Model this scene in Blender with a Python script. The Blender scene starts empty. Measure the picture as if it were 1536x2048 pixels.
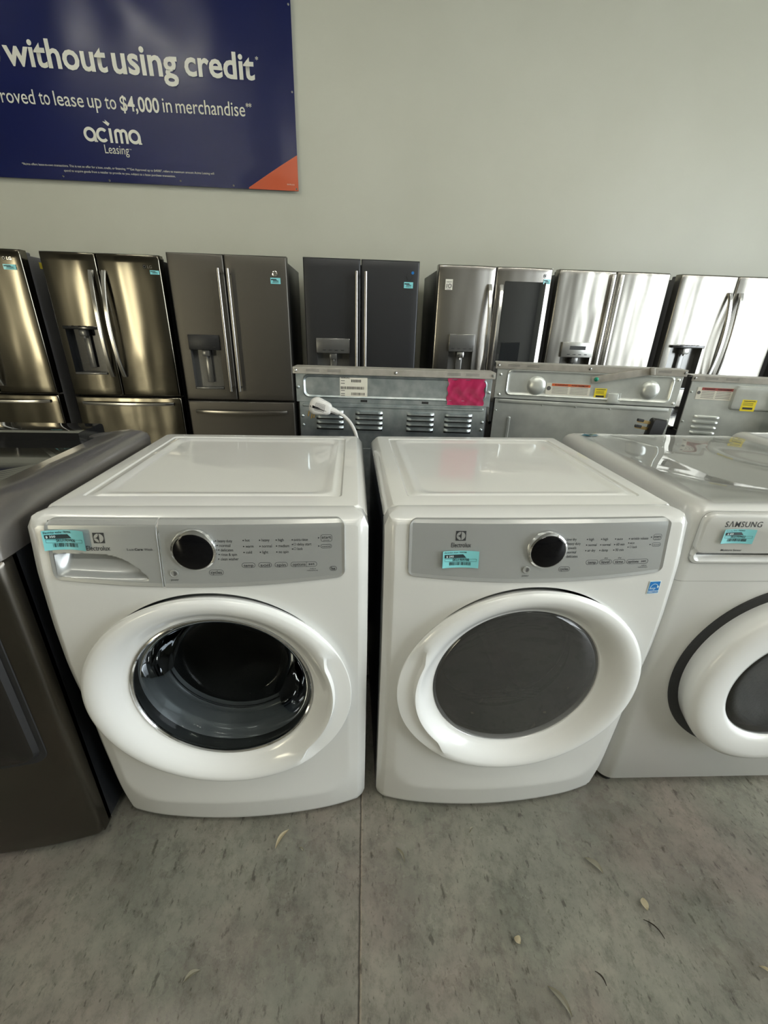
import bpy, bmesh, math, random
from mathutils import Vector, Matrix
random.seed(7)
PI = math.pi
sc = bpy.context.scene
COL = sc.collection

# ------------------------------------------------------------------ camera
# image 1536x2048; focal length 858.2 px; pitched 23.7 deg down, 1.7 deg roll, 4 deg yaw
F_PX, PITCH, ROLL, CAM_H, YAW = 858.2, 0.4132, 0.0294, 1.329, math.radians(4)
cam_d = bpy.data.cameras.new('camera')
cam = bpy.data.objects.new('camera', cam_d); COL.objects.link(cam); sc.camera = cam
cam_d.sensor_fit = 'VERTICAL'; cam_d.sensor_height = 36.0; cam_d.sensor_width = 27.0
cam_d.lens = 36.0 * F_PX / 2048.0
cam_d.clip_start = 0.02; cam_d.clip_end = 100
fwd = Vector((math.sin(YAW)*math.cos(PITCH), math.cos(YAW)*math.cos(PITCH), -math.sin(PITCH)))
rgt = Vector((math.cos(YAW), -math.sin(YAW), 0)); upv = rgt.cross(fwd)
cr, sr = math.cos(ROLL), math.sin(ROLL)
r2 = rgt*cr + upv*sr; u2 = upv*cr - rgt*sr
cam.matrix_world = Matrix(((r2.x, u2.x, -fwd.x, 0), (r2.y, u2.y, -fwd.y, 0), (r2.z, u2.z, -fwd.z, CAM_H), (0, 0, 0, 1)))

# ------------------------------------------------------------------ world, lights, exposure
sc.view_settings.view_transform = 'Standard'; sc.view_settings.look = 'None'
sc.view_settings.gamma = 1.0; sc.view_settings.use_curve_mapping = False
sc.view_settings.exposure = 0.33
w = bpy.data.worlds.new('world'); sc.world = w; w.use_nodes = True
w.node_tree.nodes['Background'].inputs[0].default_value = (0.80, 0.86, 0.84, 1)
w.node_tree.nodes['Background'].inputs[1].default_value = 0.25

def area(name, loc, target, sx, sy, power, col):
    l = bpy.data.lights.new(name, 'AREA'); l.shape = 'RECTANGLE'; l.size = sx; l.size_y = sy
    l.energy = power; l.color = col
    o = bpy.data.objects.new(name, l); COL.objects.link(o); o.location = loc
    o.rotation_euler = (Vector(target)-Vector(loc)).to_track_quat('-Z', 'Y').to_euler()
    return o
REAR = -6.5            # wall behind the camera
XL, XR, YB, ZC = -8.5, 7.6, 4.80, 5.0
WY0, WY1 = -5.0, 1.2   # storefront glazing in the right-hand wall
DAY = (0.90, 0.97, 1.0)
area('storefront_daylight', (XR+0.12, (WY0+WY1)/2, 2.2), (0, (WY0+WY1)/2, 2.2), WY1-WY0, 4.0, 570, DAY)
area('warm_streak_light', (-6.9, REAR-0.12, 1.3), (-6.9, 0, 1.3), 0.9, 2.4, 115, (1.0, 0.92, 0.66))  # added unseen warm light that makes the streaks in the left fridge doors
LAMPS = [(-2.6, 1.95), (0.1, -0.4), (2.9, -0.4), (-3.2, -2.2), (-0.2, -2.2), (2.8, -2.2), (5.6, -0.4), (5.6, -2.2)]
LAMP_EMIT = 60.0

# ------------------------------------------------------------------ materials
def mat(name, col=(.8, .8, .8), rough=.5, metal=0., coat=0., coat_r=.05, spec=.5, emit=None, es=1., alpha=1., aniso=0., arot=0.):
    m = bpy.data.materials.new(name); m.use_nodes = True
    b = m.node_tree.nodes['Principled BSDF']
    b.inputs['Base Color'].default_value = (*col, 1); b.inputs['Roughness'].default_value = rough
    b.inputs['Metallic'].default_value = metal; b.inputs['Coat Weight'].default_value = coat
    b.inputs['Coat Roughness'].default_value = coat_r; b.inputs['Specular IOR Level'].default_value = spec
    if emit: b.inputs['Emission Color'].default_value = (*emit, 1); b.inputs['Emission Strength'].default_value = es
    if alpha < 1: b.inputs['Alpha'].default_value = alpha
    if aniso:
        b.inputs['Anisotropic'].default_value = aniso; b.inputs['Anisotropic Rotation'].default_value = arot
        t = m.node_tree.nodes.new('ShaderNodeTangent'); t.direction_type = 'RADIAL'; t.axis = 'Z'
        m.node_tree.links.new(t.outputs[0], b.inputs['Tangent'])
    return m
def N(m, t, **kw):
    n = m.node_tree.nodes.new(t)
    for k, v in kw.items():
        if k in n.inputs.keys(): n.inputs[k].default_value = v
        else: setattr(n, k, v)
    return n
def L(m, a, b): m.node_tree.links.new(a, b)
def bsdf(m): return m.node_tree.nodes['Principled BSDF']
def bump(m, scale, strength, dist=.01, vec_scale=(1, 1, 1), detail=3., rough=.5, coat=False):
    tc = N(m, 'ShaderNodeTexCoord'); mp = N(m, 'ShaderNodeMapping'); mp.inputs['Scale'].default_value = vec_scale
    L(m, tc.outputs['Object'], mp.inputs[0])
    n = N(m, 'ShaderNodeTexNoise'); n.inputs['Scale'].default_value = scale; n.inputs['Detail'].default_value = detail; n.inputs['Roughness'].default_value = rough
    L(m, mp.outputs[0], n.inputs['Vector'])
    b = N(m, 'ShaderNodeBump'); b.inputs['Strength'].default_value = strength; b.inputs['Distance'].default_value = dist
    L(m, n.outputs[0], b.inputs['Height']); L(m, b.outputs[0], bsdf(m).inputs['Normal'])
    if coat: L(m, b.outputs[0], bsdf(m).inputs['Coat Normal'])
    return m
def mottle(m, scale, c1, c2, vec_scale=(1, 1, 1), lo=.35, hi=.65, detail=6.):
    tc = N(m, 'ShaderNodeTexCoord'); mp = N(m, 'ShaderNodeMapping'); mp.inputs['Scale'].default_value = vec_scale
    L(m, tc.outputs['Object'], mp.inputs[0])
    n = N(m, 'ShaderNodeTexNoise'); n.inputs['Scale'].default_value = scale; n.inputs['Detail'].default_value = detail
    L(m, mp.outputs[0], n.inputs['Vector'])
    r = N(m, 'ShaderNodeValToRGB'); r.color_ramp.elements[0].position = lo; r.color_ramp.elements[1].position = hi
    r.color_ramp.elements[0].color = (*c1, 1); r.color_ramp.elements[1].color = (*c2, 1)
    L(m, n.outputs[0], r.inputs[0]); L(m, r.outputs[0], bsdf(m).inputs['Base Color'])
    return m
def brushed(name, col, rough, wave=.0, aniso=.75, wscale=5.):
    m = mat(name, col, rough, 1.0, aniso=aniso, arot=.0)
    if wave: bump(m, wscale, wave, .02, (1, 1, .22), 1.0)
    return m
def glassy(name, tint, fres=1.5, rough=0.0):
    m = bpy.data.materials.new(name); m.use_nodes = True; nt = m.node_tree; nt.nodes.clear()
    o = nt.nodes.new('ShaderNodeOutputMaterial'); t = nt.nodes.new('ShaderNodeBsdfTransparent'); t.inputs[0].default_value = (*tint, 1)
    g = nt.nodes.new('ShaderNodeBsdfGlossy'); g.inputs['Roughness'].default_value = rough; g.inputs[0].default_value = (1, 1, 1, 1)
    f = nt.nodes.new('ShaderNodeFresnel'); f.inputs[0].default_value = fres
    x = nt.nodes.new('ShaderNodeMixShader')
    nt.links.new(f.outputs[0], x.inputs[0]); nt.links.new(t.outputs[0], x.inputs[1]); nt.links.new(g.outputs[0], x.inputs[2]); nt.links.new(x.outputs[0], o.inputs[0])
    return m

M = {}
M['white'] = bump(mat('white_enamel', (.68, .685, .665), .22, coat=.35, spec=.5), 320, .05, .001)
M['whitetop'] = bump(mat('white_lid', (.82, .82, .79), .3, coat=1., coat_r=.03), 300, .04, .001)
M['whiteplastic'] = mat('white_plastic', (.84, .85, .84), .2, coat=.4)
M['samsungwhite'] = bump(mat('off_white_enamel', (.62, .625, .605), .3, coat=.6, coat_r=.06), 300, .05, .001)
M['side_dark'] = mat('dark_side_panel', (.035, .040, .050), .3)
M['panelgrey'] = bump(mat('silver_control_panel', (.40, .415, .41), .3, .35, coat=.5, coat_r=.05), 200, .02, .001)
M['panelrim'] = mat('silver_panel_rim', (.40, .41, .40), .38, .4, coat=.2, coat_r=.1)
M['chrome'] = mat('chrome', (.85, .85, .85), .08, 1.)
M['blackgloss'] = mat('black_gloss', (.006, .007, .009), .06, coat=.5)
M['knobblack'] = mat('knob_black', (.003, .003, .004), .08, spec=.25)
M['black'] = mat('black_plastic', (.012, .012, .013), .45)
M['ink'] = mat('dark_print', (.03, .032, .035), .5)
M['seamgrey'] = mat('seam_grey', (.26, .26, .25), .6)
M['inksoft'] = mat('grey_print', (.10, .10, .10), .5)
M['bowlglass'] = glassy('dark_door_glass', (.50, .53, .54), 1.25)
M['bowlglass'].node_tree.nodes['Glossy BSDF'].inputs[0].default_value = (.30, .31, .32, 1)
M['dryglass'] = glassy('smoked_door_glass', (.30, .30, .30), 1.5, .02)
_nt = M['dryglass'].node_tree; _mx = [n for n in _nt.nodes if n.type == 'MIX_SHADER'][0]; _tr = [n for n in _nt.nodes if n.type == 'BSDF_TRANSPARENT'][0]
_df = _nt.nodes.new('ShaderNodeBsdfDiffuse'); _df.inputs[0].default_value = (.085, .085, .082, 1); _m2 = _nt.nodes.new('ShaderNodeMixShader'); _m2.inputs[0].default_value = .55
_nt.links.new(_tr.outputs[0], _m2.inputs[1]); _nt.links.new(_df.outputs[0], _m2.inputs[2]); _nt.links.new(_m2.outputs[0], _mx.inputs[1])
M['samglass'] = glassy('dryer_window_glass', (.5, .52, .45), 1.7)
M['drum'] = bump(mat('steel_drum', (.15, .155, .155), .5, .5), 180, .6, .003)
M['drumdark'] = mat('dark_drum', (.10, .105, .11), .42, .5)
M['gasket'] = mat('grey_rubber_gasket', (.19, .20, .21), .35, coat=.3)
M['tag'] = mat('cyan_price_tag', (.24, .66, .70), .35, coat=.3)
M['tagdark'] = mat('tag_print', (.015, .03, .035), .5)
M['tagwhite'] = mat('tag_white_print', (.75, .9, .9), .5)
M['blue'] = mat('blue_sticker', (.01, .17, .50), .35)
M['paper'] = mat('paper_label', (.72, .70, .62), .5)
M['yellow'] = mat('yellow_label', (.80, .66, .03), .45)
M['orange'] = mat('orange_red_print', (.62, .12, .03), .5)
M['galv'] = mottle(bump(mat('galvanised_steel', (.5, .54, .56), .36, .85), 60, .12, .003), 22, (.34, .39, .41), (.52, .57, .58))
M['galvbright'] = mottle(bump(mat('bright_galvanised_steel', (.6, .63, .63), .33, .6), 14, .15, .004), 12, (.60, .63, .61), (.78, .81, .78), lo=.3, hi=.7)
M['strip'] = mottle(mat('beige_trim_steel', (.42, .40, .36), .4, .5), 30, (.40, .38, .34), (.50, .48, .44))
M['pink'] = mat('pink_plastic_film', (.36, .012, .075), .3, coat=.3)
M['ss_warm'] = brushed('brushed_steel_warm', (.165, .152, .122), .15, .6)
M['ss'] = brushed('brushed_steel', (.44, .42, .39), .2, .6)
M['ss_bright'] = brushed('brushed_steel_bright', (.36, .345, .31), .26, .9, wscale=7.)
M['ss_handle'] = mat('steel_handle', (.72, .71, .69), .2, 1.)
M['handle_grey'] = mat('grey_steel_handle', (.42, .40, .37), .28, 1.)
M['slate'] = mat('slate_finish', (.105, .098, .086), .42, .75)
M['blackslate'] = mat('black_slate_finish', (.040, .041, .044), .40, .6)
M['fr_side'] = mat('fridge_side_dark', (.022, .023, .025), .4)
M['fr_side_grey'] = mat('fridge_side_grey', (.12, .12, .125), .4)
M['disp_dark'] = mat('dispenser_black', (.015, .016, .017), .15, coat=.5)
M['disp_grey'] = mat('dispenser_grey', (.16, .16, .155), .25, .5, coat=.4)
M['graph'] = brushed('graphite_steel', (.125, .115, .10), .30, 0, .5)
M['graphframe'] = mat('graphite_painted_frame', (.235, .22, .21), .28, .7, coat=.5, coat_r=.08)
M['lidglass'] = mat('smoked_lid_glass', (.012, .012, .012), .05, coat=.6)
M['cord'] = mat('white_cord', (.68, .67, .65), .4)
M['brass'] = mat('brass_prong', (.55, .40, .18), .3, 1.)
M['green'] = mat('green_screw', (.01, .22, .14), .35, .4)
M['film'] = glassy('clear_plastic_film', (.96, .97, .97), 1.45, .03)
M['bluescrap'] = mat('blue_plastic_scrap', (.05, .26, .40), .3, coat=.5)
M['disp_light'] = mat('dispenser_silver', (.42, .42, .40), .28, .8)
M['leaf'] = mat('dry_leaf', (.36, .34, .26), .7)
M['leafpale'] = mat('pale_dry_leaf', (.60, .53, .36), .7)
M['leafdark'] = mat('dark_dry_leaf', (.07, .06, .045), .7)

# wall paint
m = mat('wall_paint', (.55, .56, .49), .42); mottle(m, 1.3, (.445, .448, .372), (.475, .480, .405), lo=.3, hi=.7); bump(m, 90, .08, .003); M['wall'] = m
M['walldark'] = mat('dark_wall_paint', (.16, .155, .13), .6)
m = mat('ceiling_paint', (.35, .35, .32), .8); M['ceiling'] = m
m = mat('tube_lamp', (1, 1, 1), .5, emit=(1.0, .97, .84), es=LAMP_EMIT); M['tube'] = m
# concrete floor
def floor_mat():
    m = mat('polished_concrete', (.3, .3, .27), .35, spec=.4)
    b = bsdf(m); tc = N(m, 'ShaderNodeTexCoord')
    def noise(scale, detail, rough=.6, vs=(1, 1, 1), rot=0, dist=0.):
        mp = N(m, 'ShaderNodeMapping'); mp.inputs['Scale'].default_value = vs; mp.inputs['Rotation'].default_value = (0, 0, rot)
        L(m, tc.outputs['Object'], mp.inputs[0])
        n = N(m, 'ShaderNodeTexNoise'); n.inputs['Scale'].default_value = scale; n.inputs['Detail'].default_value = detail
        n.inputs['Roughness'].default_value = rough; n.inputs['Distortion'].default_value = dist
        L(m, mp.outputs[0], n.inputs['Vector']); return n.outputs[0]
    def ramp(src, p0, c0, p1, c1):
        r = N(m, 'ShaderNodeValToRGB'); e = r.color_ramp.elements
        e[0].position = p0; e[0].color = (*c0, 1); e[1].position = p1; e[1].color = (*c1, 1)
        L(m, src, r.inputs[0]); return r.outputs[0]
    def mul(a, c, fac=1., mode='MULTIPLY'):
        x = N(m, 'ShaderNodeMix'); x.data_type = 'RGBA'; x.blend_type = mode; x.inputs[0].default_value = fac
        L(m, a, x.inputs[6]); L(m, c, x.inputs[7]); return x.outputs[2]
    base = ramp(noise(1.7, 7, .62), .34, (.140, .137, .120), .64, (.240, .228, .196))
    tint = ramp(noise(2.3, 4, .6, dist=.2), .42, (.98, 1.02, .99), .62, (1.04, .96, .965))
    c = mul(base, tint)
    c = mul(c, ramp(noise(6, 10, .74), .36, (.74, .75, .74), .58, (1.03, 1.02, 1)))
    c = mul(c, ramp(noise(30, 9, .82, (1, .7, 1), .4), .39, (.70, .70, .69), .52, (1.02, 1.02, 1.02)))   # grime in the pores
    c = mul(c, ramp(noise(52, 5, .62, (1, .38, 1), -.40), .33, (.46, .46, .44), .40, (1, 1, 1)))          # trowel flecks
    c = mul(c, ramp(noise(110, 3, .6, (1, .5, 1), .2), .30, (.55, .55, .52), .37, (1, 1, 1)))
    c = mul(c, ramp(noise(60, 5, .8, (1, .10, 1), -.5), .63, (1, 1, 1), .70, (1.5, 1.5, 1.42)), .7)       # pale scratches
    # control joint at x = 0.0206*y - 0.0026, slightly wandering
    sep = N(m, 'ShaderNodeSeparateXYZ'); L(m, tc.outputs['Object'], sep.inputs[0])
    def math_(op, a, bb):
        n = N(m, 'ShaderNodeMath'); n.operation = op
        for i, v in enumerate((a, bb)):
            if isinstance(v, (int, float)): n.inputs[i].default_value = v
            elif v is not None: L(m, v, n.inputs[i])
        return n.outputs[0]
    wob = math_('MULTIPLY', math_('SUBTRACT', noise(13, 4, .7), .5), .006)
    d = math_('ABSOLUTE', math_('ADD', math_('SUBTRACT', math_('SUBTRACT', sep.outputs[0], math_('MULTIPLY', sep.outputs[1], .0206)), -.0026), wob), 0)
    c = mul(c, ramp(d, .0014, (.08, .065, .055), .0024, (1, 1, 1)))
    d2 = math_('ABSOLUTE', math_('ADD', math_('SUBTRACT', math_('SUBTRACT', sep.outputs[0], math_('MULTIPLY', sep.outputs[1], .0206)), .0002), wob), 0)
    c = mul(c, ramp(d2, .0006, (1.9, 1.7, 1.45), .0014, (1, 1, 1)), .5)
    L(m, c, b.inputs['Base Color'])
    rr = ramp(noise(3.2, 6), .35, (.22,)*3, .7, (.40,)*3); L(m, rr, b.inputs['Roughness'])
    bp = N(m, 'ShaderNodeBump'); bp.inputs['Strength'].default_value = .35; bp.inputs['Distance'].default_value = .002
    L(m, noise(50, 8, .7), bp.inputs['Height']); L(m, bp.outputs[0], b.inputs['Normal'])
    return m
M['floor'] = floor_mat()

# ------------------------------------------------------------------ helpers
def obj(name, bm, ms, parent=None, smooth=35., loc=None, rotz=None):
    me = bpy.data.meshes.new(name); bmesh.ops.recalc_face_normals(bm, faces=bm.faces[:]); bm.to_mesh(me); bm.free()
    if not isinstance(ms, (list, tuple)): ms = [ms]
    for x in ms: me.materials.append(M[x] if isinstance(x, str) else x)
    if smooth:
        me.polygons.foreach_set('use_smooth', [True]*len(me.polygons)); me.set_sharp_from_angle(angle=math.radians(smooth))
    o = bpy.data.objects.new(name, me); COL.objects.link(o)
    if parent: o.parent = parent
    if loc: o.location = loc
    if rotz: o.rotation_euler = (0, 0, rotz)
    return o
def thing(name, label, cat, loc=(0, 0, 0), rotz=0., group=None):
    o = bpy.data.objects.new(name, None); COL.objects.link(o); o.location = loc; o.rotation_euler = (0, 0, rotz)
    o.empty_display_size = .1; o['label'] = label; o['category'] = cat
    if group: o['group'] = group
    return o
def tag(o, label, cat, group=None):
    o['label'] = label; o['category'] = cat
    if group: o['group'] = group
    return o
def struct(name, bm, ms, parent=None, **k):
    o = obj(name, bm, ms, parent, **k)
    if not parent: o['kind'] = 'structure'
    return o
def B(): return bmesh.new()
def box(bm, x0, x1, y0, y1, z0, z1, r=0., seg=2, mi=0, mx=None):
    t = bmesh.new(); bmesh.ops.create_cube(t, size=1)
    for v in t.verts: v.co = Vector(((x0+x1)/2+v.co.x*(x1-x0), (y0+y1)/2+v.co.y*(y1-y0), (z0+z1)/2+v.co.z*(z1-z0)))
    if r > 0: bmesh.ops.bevel(t, geom=t.edges[:], offset=min(r, .49*min(x1-x0, y1-y0, z1-z0)), segments=seg, affect='EDGES', profile=.5)
    merge(bm, t, mi, mx); return bm
def merge(bm, t, mi=0, mx=None):
    if mx is not None: t.transform(mx)
    for f in t.faces: f.material_index = mi
    me = bpy.data.meshes.new('t'); t.to_mesh(me); t.free(); bm.from_mesh(me); bpy.data.meshes.remove(me)
def ngon(bm, pts, mi=0):
    f = bm.faces.new([bm.verts.new(p) for p in pts]); f.material_index = mi; return f
def loops(bm, rings, close_first=False, close_last=False, mi=0, wrap=True):
    """rings: lists of points (same count); bridged in order"""
    R = [[bm.verts.new(p) for p in r] for r in rings]; n = len(R[0])
    for a, b in zip(R[:-1], R[1:]):
        for i in range(n if wrap else n-1):
            j = (i+1) % n
            f = bm.faces.new((a[i], a[j], b[j], b[i])); f.material_index = mi
    if close_first: bm.faces.new(R[0]).material_index = mi
    if close_last: bm.faces.new(R[-1]).material_index = mi
    return R
def cyl(bm, p0, p1, r0, r1=None, n=20, mi=0, caps=True):
    p0 = Vector(p0); p1 = Vector(p1); d = (p1-p0).normalized(); r1 = r0 if r1 is None else r1
    a = d.orthogonal().normalized(); b = d.cross(a)
    ring = lambda p, r: [p+(a*math.cos(2*PI*i/n)+b*math.sin(2*PI*i/n))*r for i in range(n)]
    loops(bm, [ring(p0, r0), ring(p1, r1)], caps, caps, mi)
def tube(bm, pts, r, n=10, mi=0, flat=1.):
    pts = [Vector(p) for p in pts]; rings = []; prev = None
    for i, p in enumerate(pts):
        d = (pts[min(i+1, len(pts)-1)]-pts[max(i-1, 0)]).normalized()
        a = d.orthogonal().normalized() if prev is None else (prev-d*prev.dot(d)).normalized()
        prev = a; b = d.cross(a); rr = r[i] if isinstance(r, (list, tuple)) else r
        rings.append([p+a*math.cos(2*PI*k/n)*rr+b*math.sin(2*PI*k/n)*rr*flat for k in range(n)])
    loops(bm, rings, True, True, mi)
def spline(P, n=8):
    P = [Vector(p) for p in P]; out = []
    Q = [P[0]*2-P[1]]+P+[P[-1]*2-P[-2]]
    for i in range(1, len(Q)-2):
        for k in range(n):
            t = k/n; a, b, c, d = Q[i-1:i+3]
            out.append(.5*((2*b)+(c-a)*t+(2*a-5*b+4*c-d)*t*t+(3*b-a-3*c+d)*t**3))
    return out+[P[-1]]
def rr_pts(x0, x1, z0, z1, r, n=6):
    if not isinstance(r, (tuple, list)): r = (r,)*4   # bl, br, tr, tl
    out = []
    for (cx, cz, a0, rr) in ((x0+r[0], z0+r[0], PI, r[0]), (x1-r[1], z0+r[1], 1.5*PI, r[1]), (x1-r[2], z1-r[2], 0, r[2]), (x0+r[3], z1-r[3], .5*PI, r[3])):
        for k in range(n+1):
            a = a0+.5*PI*k/n; out.append((cx+rr*math.cos(a), cz+rr*math.sin(a)))
    return out
def nested(bm, specs, mi=0, cap_first=False, cap_last=True, zadd=None, n=6):
    """horizontal rounded rectangles: (x0,x1,y0,y1,r,z)"""
    rings = []
    for (x0, x1, y0, y1, r, z) in specs:
        rings.append([(x, y, z+(zadd(x, y) if zadd else 0)) for x, y in rr_pts(x0, x1, y0, y1, r, n)])
    loops(bm, rings, cap_first, cap_last, mi)
def nestedv(bm, specs, mi=0, cap_first=False, cap_last=True, Y=None, n=6):
    """upright rounded rectangles facing -y: (x0,x1,z0,z1,r,y)"""
    rings = []
    for (x0, x1, z0, z1, r, y) in specs:
        rings.append([(x, y+(Y(x, z) if Y else 0), z) for x, z in rr_pts(x0, x1, z0, z1, r, n)])
    loops(bm, rings, cap_first, cap_last, mi)
def outline(bm, x0, x1, z0, z1, r, w, Y, mi=0, n=4):
    a = [(x, Y(x, z), z) for x, z in rr_pts(x0, x1, z0, z1, r, n)]
    b = [(x, Y(x, z), z) for x, z in rr_pts(x0+w, x1-w, z0+w, z1-w, max(r-w, .0002), n)]
    loops(bm, [a, b], mi=mi)
def rect(bm, x0, x1, z0, z1, Y, mi=0): ngon(bm, [(x0, Y(x0, z0), z0), (x1, Y(x1, z0), z0), (x1, Y(x1, z1), z1), (x0, Y(x0, z1), z1)], mi)
def disc(bm, x, z, r, Y, mi=0, n=20): ngon(bm, [(x+r*math.cos(2*PI*i/n), Y(x+r*math.cos(2*PI*i/n), z+r*math.sin(2*PI*i/n)), z+r*math.sin(2*PI*i/n)) for i in range(n)], mi)
def text(bm, s, x0, x1, z0, z1, Y, bold=0., mi=0, shear=0., em=False, gap=1.):
    """flat lettering fitted to the box x0..x1, z0..z1, laid on the surface y=Y(x,z)"""
    cu = bpy.data.curves.new('t', 'FONT'); cu.body = s; cu.size = 1; cu.offset = bold; cu.resolution_u = 3; cu.fill_mode = 'FRONT'; cu.shear = shear; cu.space_character = gap
    o = bpy.data.objects.new('t', cu); me = o.to_mesh(); t = bmesh.new(); t.from_mesh(me); o.to_mesh_clear()
    bpy.data.objects.remove(o); bpy.data.curves.remove(cu)
    if not t.verts: t.free(); return
    xs = [v.co.x for v in t.verts]; ys = [v.co.y for v in t.verts]
    ax, bx, ay, by = min(xs), max(xs), min(ys), max(ys)
    if em: ay, by = 0., ASC      # z0 is the baseline, z1 the ascender height
    for v in t.verts:
        x = x0+(v.co.x-ax)/(bx-ax)*(x1-x0); z = z0+(v.co.y-ay)/max(by-ay, 1e-6)*(z1-z0); v.co = Vector((x, Y(x, z), z))
    merge(bm, t, mi)
ASC = .70
def etext(*a, **k): text(*a, em=True, **k)
def gridvals(a, b, R, step, extra=()):
    v = [a, a+.08*R, a+.25*R, a+.55*R, a+R, b-R, b-.55*R, b-.25*R, b-.08*R, b]
    k = max(2, int((b-a-2*R)/step)); v += [a+R+(b-a-2*R)*i/k for i in range(1, k)]
    v += list(extra); v = sorted(v); out = [v[0]]
    for q in v[1:]:
        if q-out[-1] > 1e-4: out.append(q)
    return out
def shell(bm, x0, x1, z0, z1, Y, R, depth, hole=None, hd=.06, step=.04, mi=0, hmi=None, back=True):
    """a panel facing -y with rounded edges, optional recess; front at Y(x,z), back at y=depth"""
    ex = (hole[0], hole[1]) if hole else (); ez = (hole[2], hole[3]) if hole else ()
    xs = gridvals(x0, x1, R, step, ex); zs = gridvals(z0, z1, R, step, ez)
    def yy(x, z):
        d = min(x-x0, x1-x, z-z0, z1-z); y = Y(x, z)
        dx = max(0, 1-min(x-x0, x1-x)/R); dz = max(0, 1-min(z-z0, z1-z)/R); q = min(1, math.hypot(dx, dz))
        return y+R*(1-math.sqrt(max(0, 1-q*q)))
    V = [[bm.verts.new((x, yy(x, z), z)) for z in zs] for x in xs]
    nx, nz = len(xs), len(zs)
    for i in range(nx-1):
        for j in range(nz-1):
            if hole and hole[0]-1e-5 <= xs[i] and xs[i+1] <= hole[1]+1e-5 and hole[2]-1e-5 <= zs[j] and zs[j+1] <= hole[3]+1e-5: continue
            bm.faces.new((V[i][j], V[i+1][j], V[i+1][j+1], V[i][j+1])).material_index = mi
    bd = [V[i][0] for i in range(nx)]+[V[nx-1][j] for j in range(1, nz)]+[V[i][nz-1] for i in range(nx-2, -1, -1)]+[V[0][j] for j in range(nz-2, 0, -1)]
    bk = [bm.verts.new((v.co.x, depth, v.co.z)) for v in bd]; n = len(bd)
    for i in range(n): bm.faces.new((bd[i], bd[(i+1) % n], bk[(i+1) % n], bk[i])).material_index = mi
    if back: bm.faces.new(bk).material_index = mi
    if hole:
        hx0, hx1, hz0, hz1 = hole; h = mi if hmi is None else hmi; yb = Y((hx0+hx1)/2, (hz0+hz1)/2)+hd
        cs = [(hx0, hz0), (hx1, hz0), (hx1, hz1), (hx0, hz1)]
        for k in range(4):
            (ax, az), (bx, bz) = cs[k], cs[(k+1) % 4]
            ngon(bm, [(ax, Y(ax, az), az), (bx, Y(bx, bz), bz), (bx, yb, bz), (ax, yb, az)], h)
        ngon(bm, [(x, yb, z) for x, z in cs], h)
sstep = lambda a, b, x: (lambda t: t*t*(3-2*t))(max(0., min(1., (x-a)/(b-a))))
flat = lambda y: (lambda x, z: y)

# price tag: bent slip with printing. text lines given
def price_tag(parent, x0, x1, z0, z1, Y, title, price, sku, fine=True, bend=.004, seed=1, label=None):
    lift = lambda x, z: Y(x, z)-.0012-bend*((x-(x0+x1)/2)/(x1-x0)*2)**2*(1 if fine else .3)
    bm = B(); n = 10 if fine else 2
    fr = [[(x0+(x1-x0)*i/n, lift(x0+(x1-x0)*i/n, zz), zz) for i in range(n+1)] for zz in (z0, z1)]
    bk = [[(p[0], p[1]+.0006, p[2]) for p in r] for r in fr]
    loops(bm, [fr[0], fr[1], bk[1], bk[0], fr[0]], wrap=False)
    o = obj('price_tag', bm, 'tag', parent)
    if label: o['label'] = label
    w, h = x1-x0, z1-z0; U = lambda x, z: lift(x, z)-.0004; p = B()
    X = lambda t: x0+w*t; Z = lambda t: z0+h*t
    ngon(p, [(X(a), U(X(a), Z(b)), Z(b)) for a, b in ((.05, .60), (.66, .60), (.57, .80), (.05, .80))], 0)
    if fine:
        text(p, title, X(.04), X(.66), Z(.85), Z(.96), U, .01)
        text(p, price, X(.09), X(.30), Z(.64), Z(.77), lambda x, z: U(x, z)-.0024, .02, 1)
        outline(p, X(.06), X(.94), Z(.40), Z(.56), .0004, .0005, U)
        text(p, sku, X(.28), X(.74), Z(.40), Z(.56), U, .012)
    rnd = random.Random(seed); t = .2
    while t < .80:
        q = rnd.choice((.008, .014, .022)); rect(p, X(t), X(min(t+q, .8)), Z(.15), Z(.34), U); t += q+rnd.choice((.008, .012, .02))
    if not fine: rect(p, X(.25), X(.8), Z(.42), Z(.55), U)
    obj('tag_print', p, ['tagdark', 'tagwhite'], o, smooth=0)
    return o

# ------------------------------------------------------------------ the room
bm = B(); ngon(bm, [(XL, REAR, 0), (XR, REAR, 0), (XR, YB, 0), (XL, YB, 0)]); struct('floor', bm, 'floor', smooth=0)
bm = B(); box(bm, XL, XR, REAR, YB, ZC, ZC+.1); struct('ceiling', bm, 'ceiling', smooth=0)
bm = B(); box(bm, XL, XR, YB, YB+.15, 0, ZC); struct('wall_back', bm, 'wall', smooth=0)
bm = B(); box(bm, XL-.15, XL, REAR, YB, 0, ZC); struct('wall_left', bm, 'walldark', smooth=0)
bm = B(); box(bm, XR, XR+.15, WY1, YB, 0, ZC); box(bm, XR, XR+.15, REAR, WY0, 0, ZC); box(bm, XR, XR+.15, WY0, WY1, 4.2, ZC); box(bm, XR, XR+.15, WY0, WY1, 0, .2)
struct('wall_right', bm, 'wall', smooth=0)
bm = B(); ys = (REAR-.15, REAR)
cuts = [(-7.35, -6.45, 0, 2.5)]
x = XL
for a, b, z0, z1 in cuts:
    box(bm, x, a, *ys, 0, ZC); box(bm, a, b, *ys, z1, ZC)
    if z0: box(bm, a, b, *ys, 0, z0)
    x = b
box(bm, x, XR, *ys, 0, ZC)
struct('wall_front', bm, 'walldark', smooth=0)
bm = B()
for k in range(5): yy = WY0+(WY1-WY0-.07)*k/4; box(bm, XR+.03, XR+.09, yy, yy+.07, .2, 4.2, .004, 1)
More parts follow.
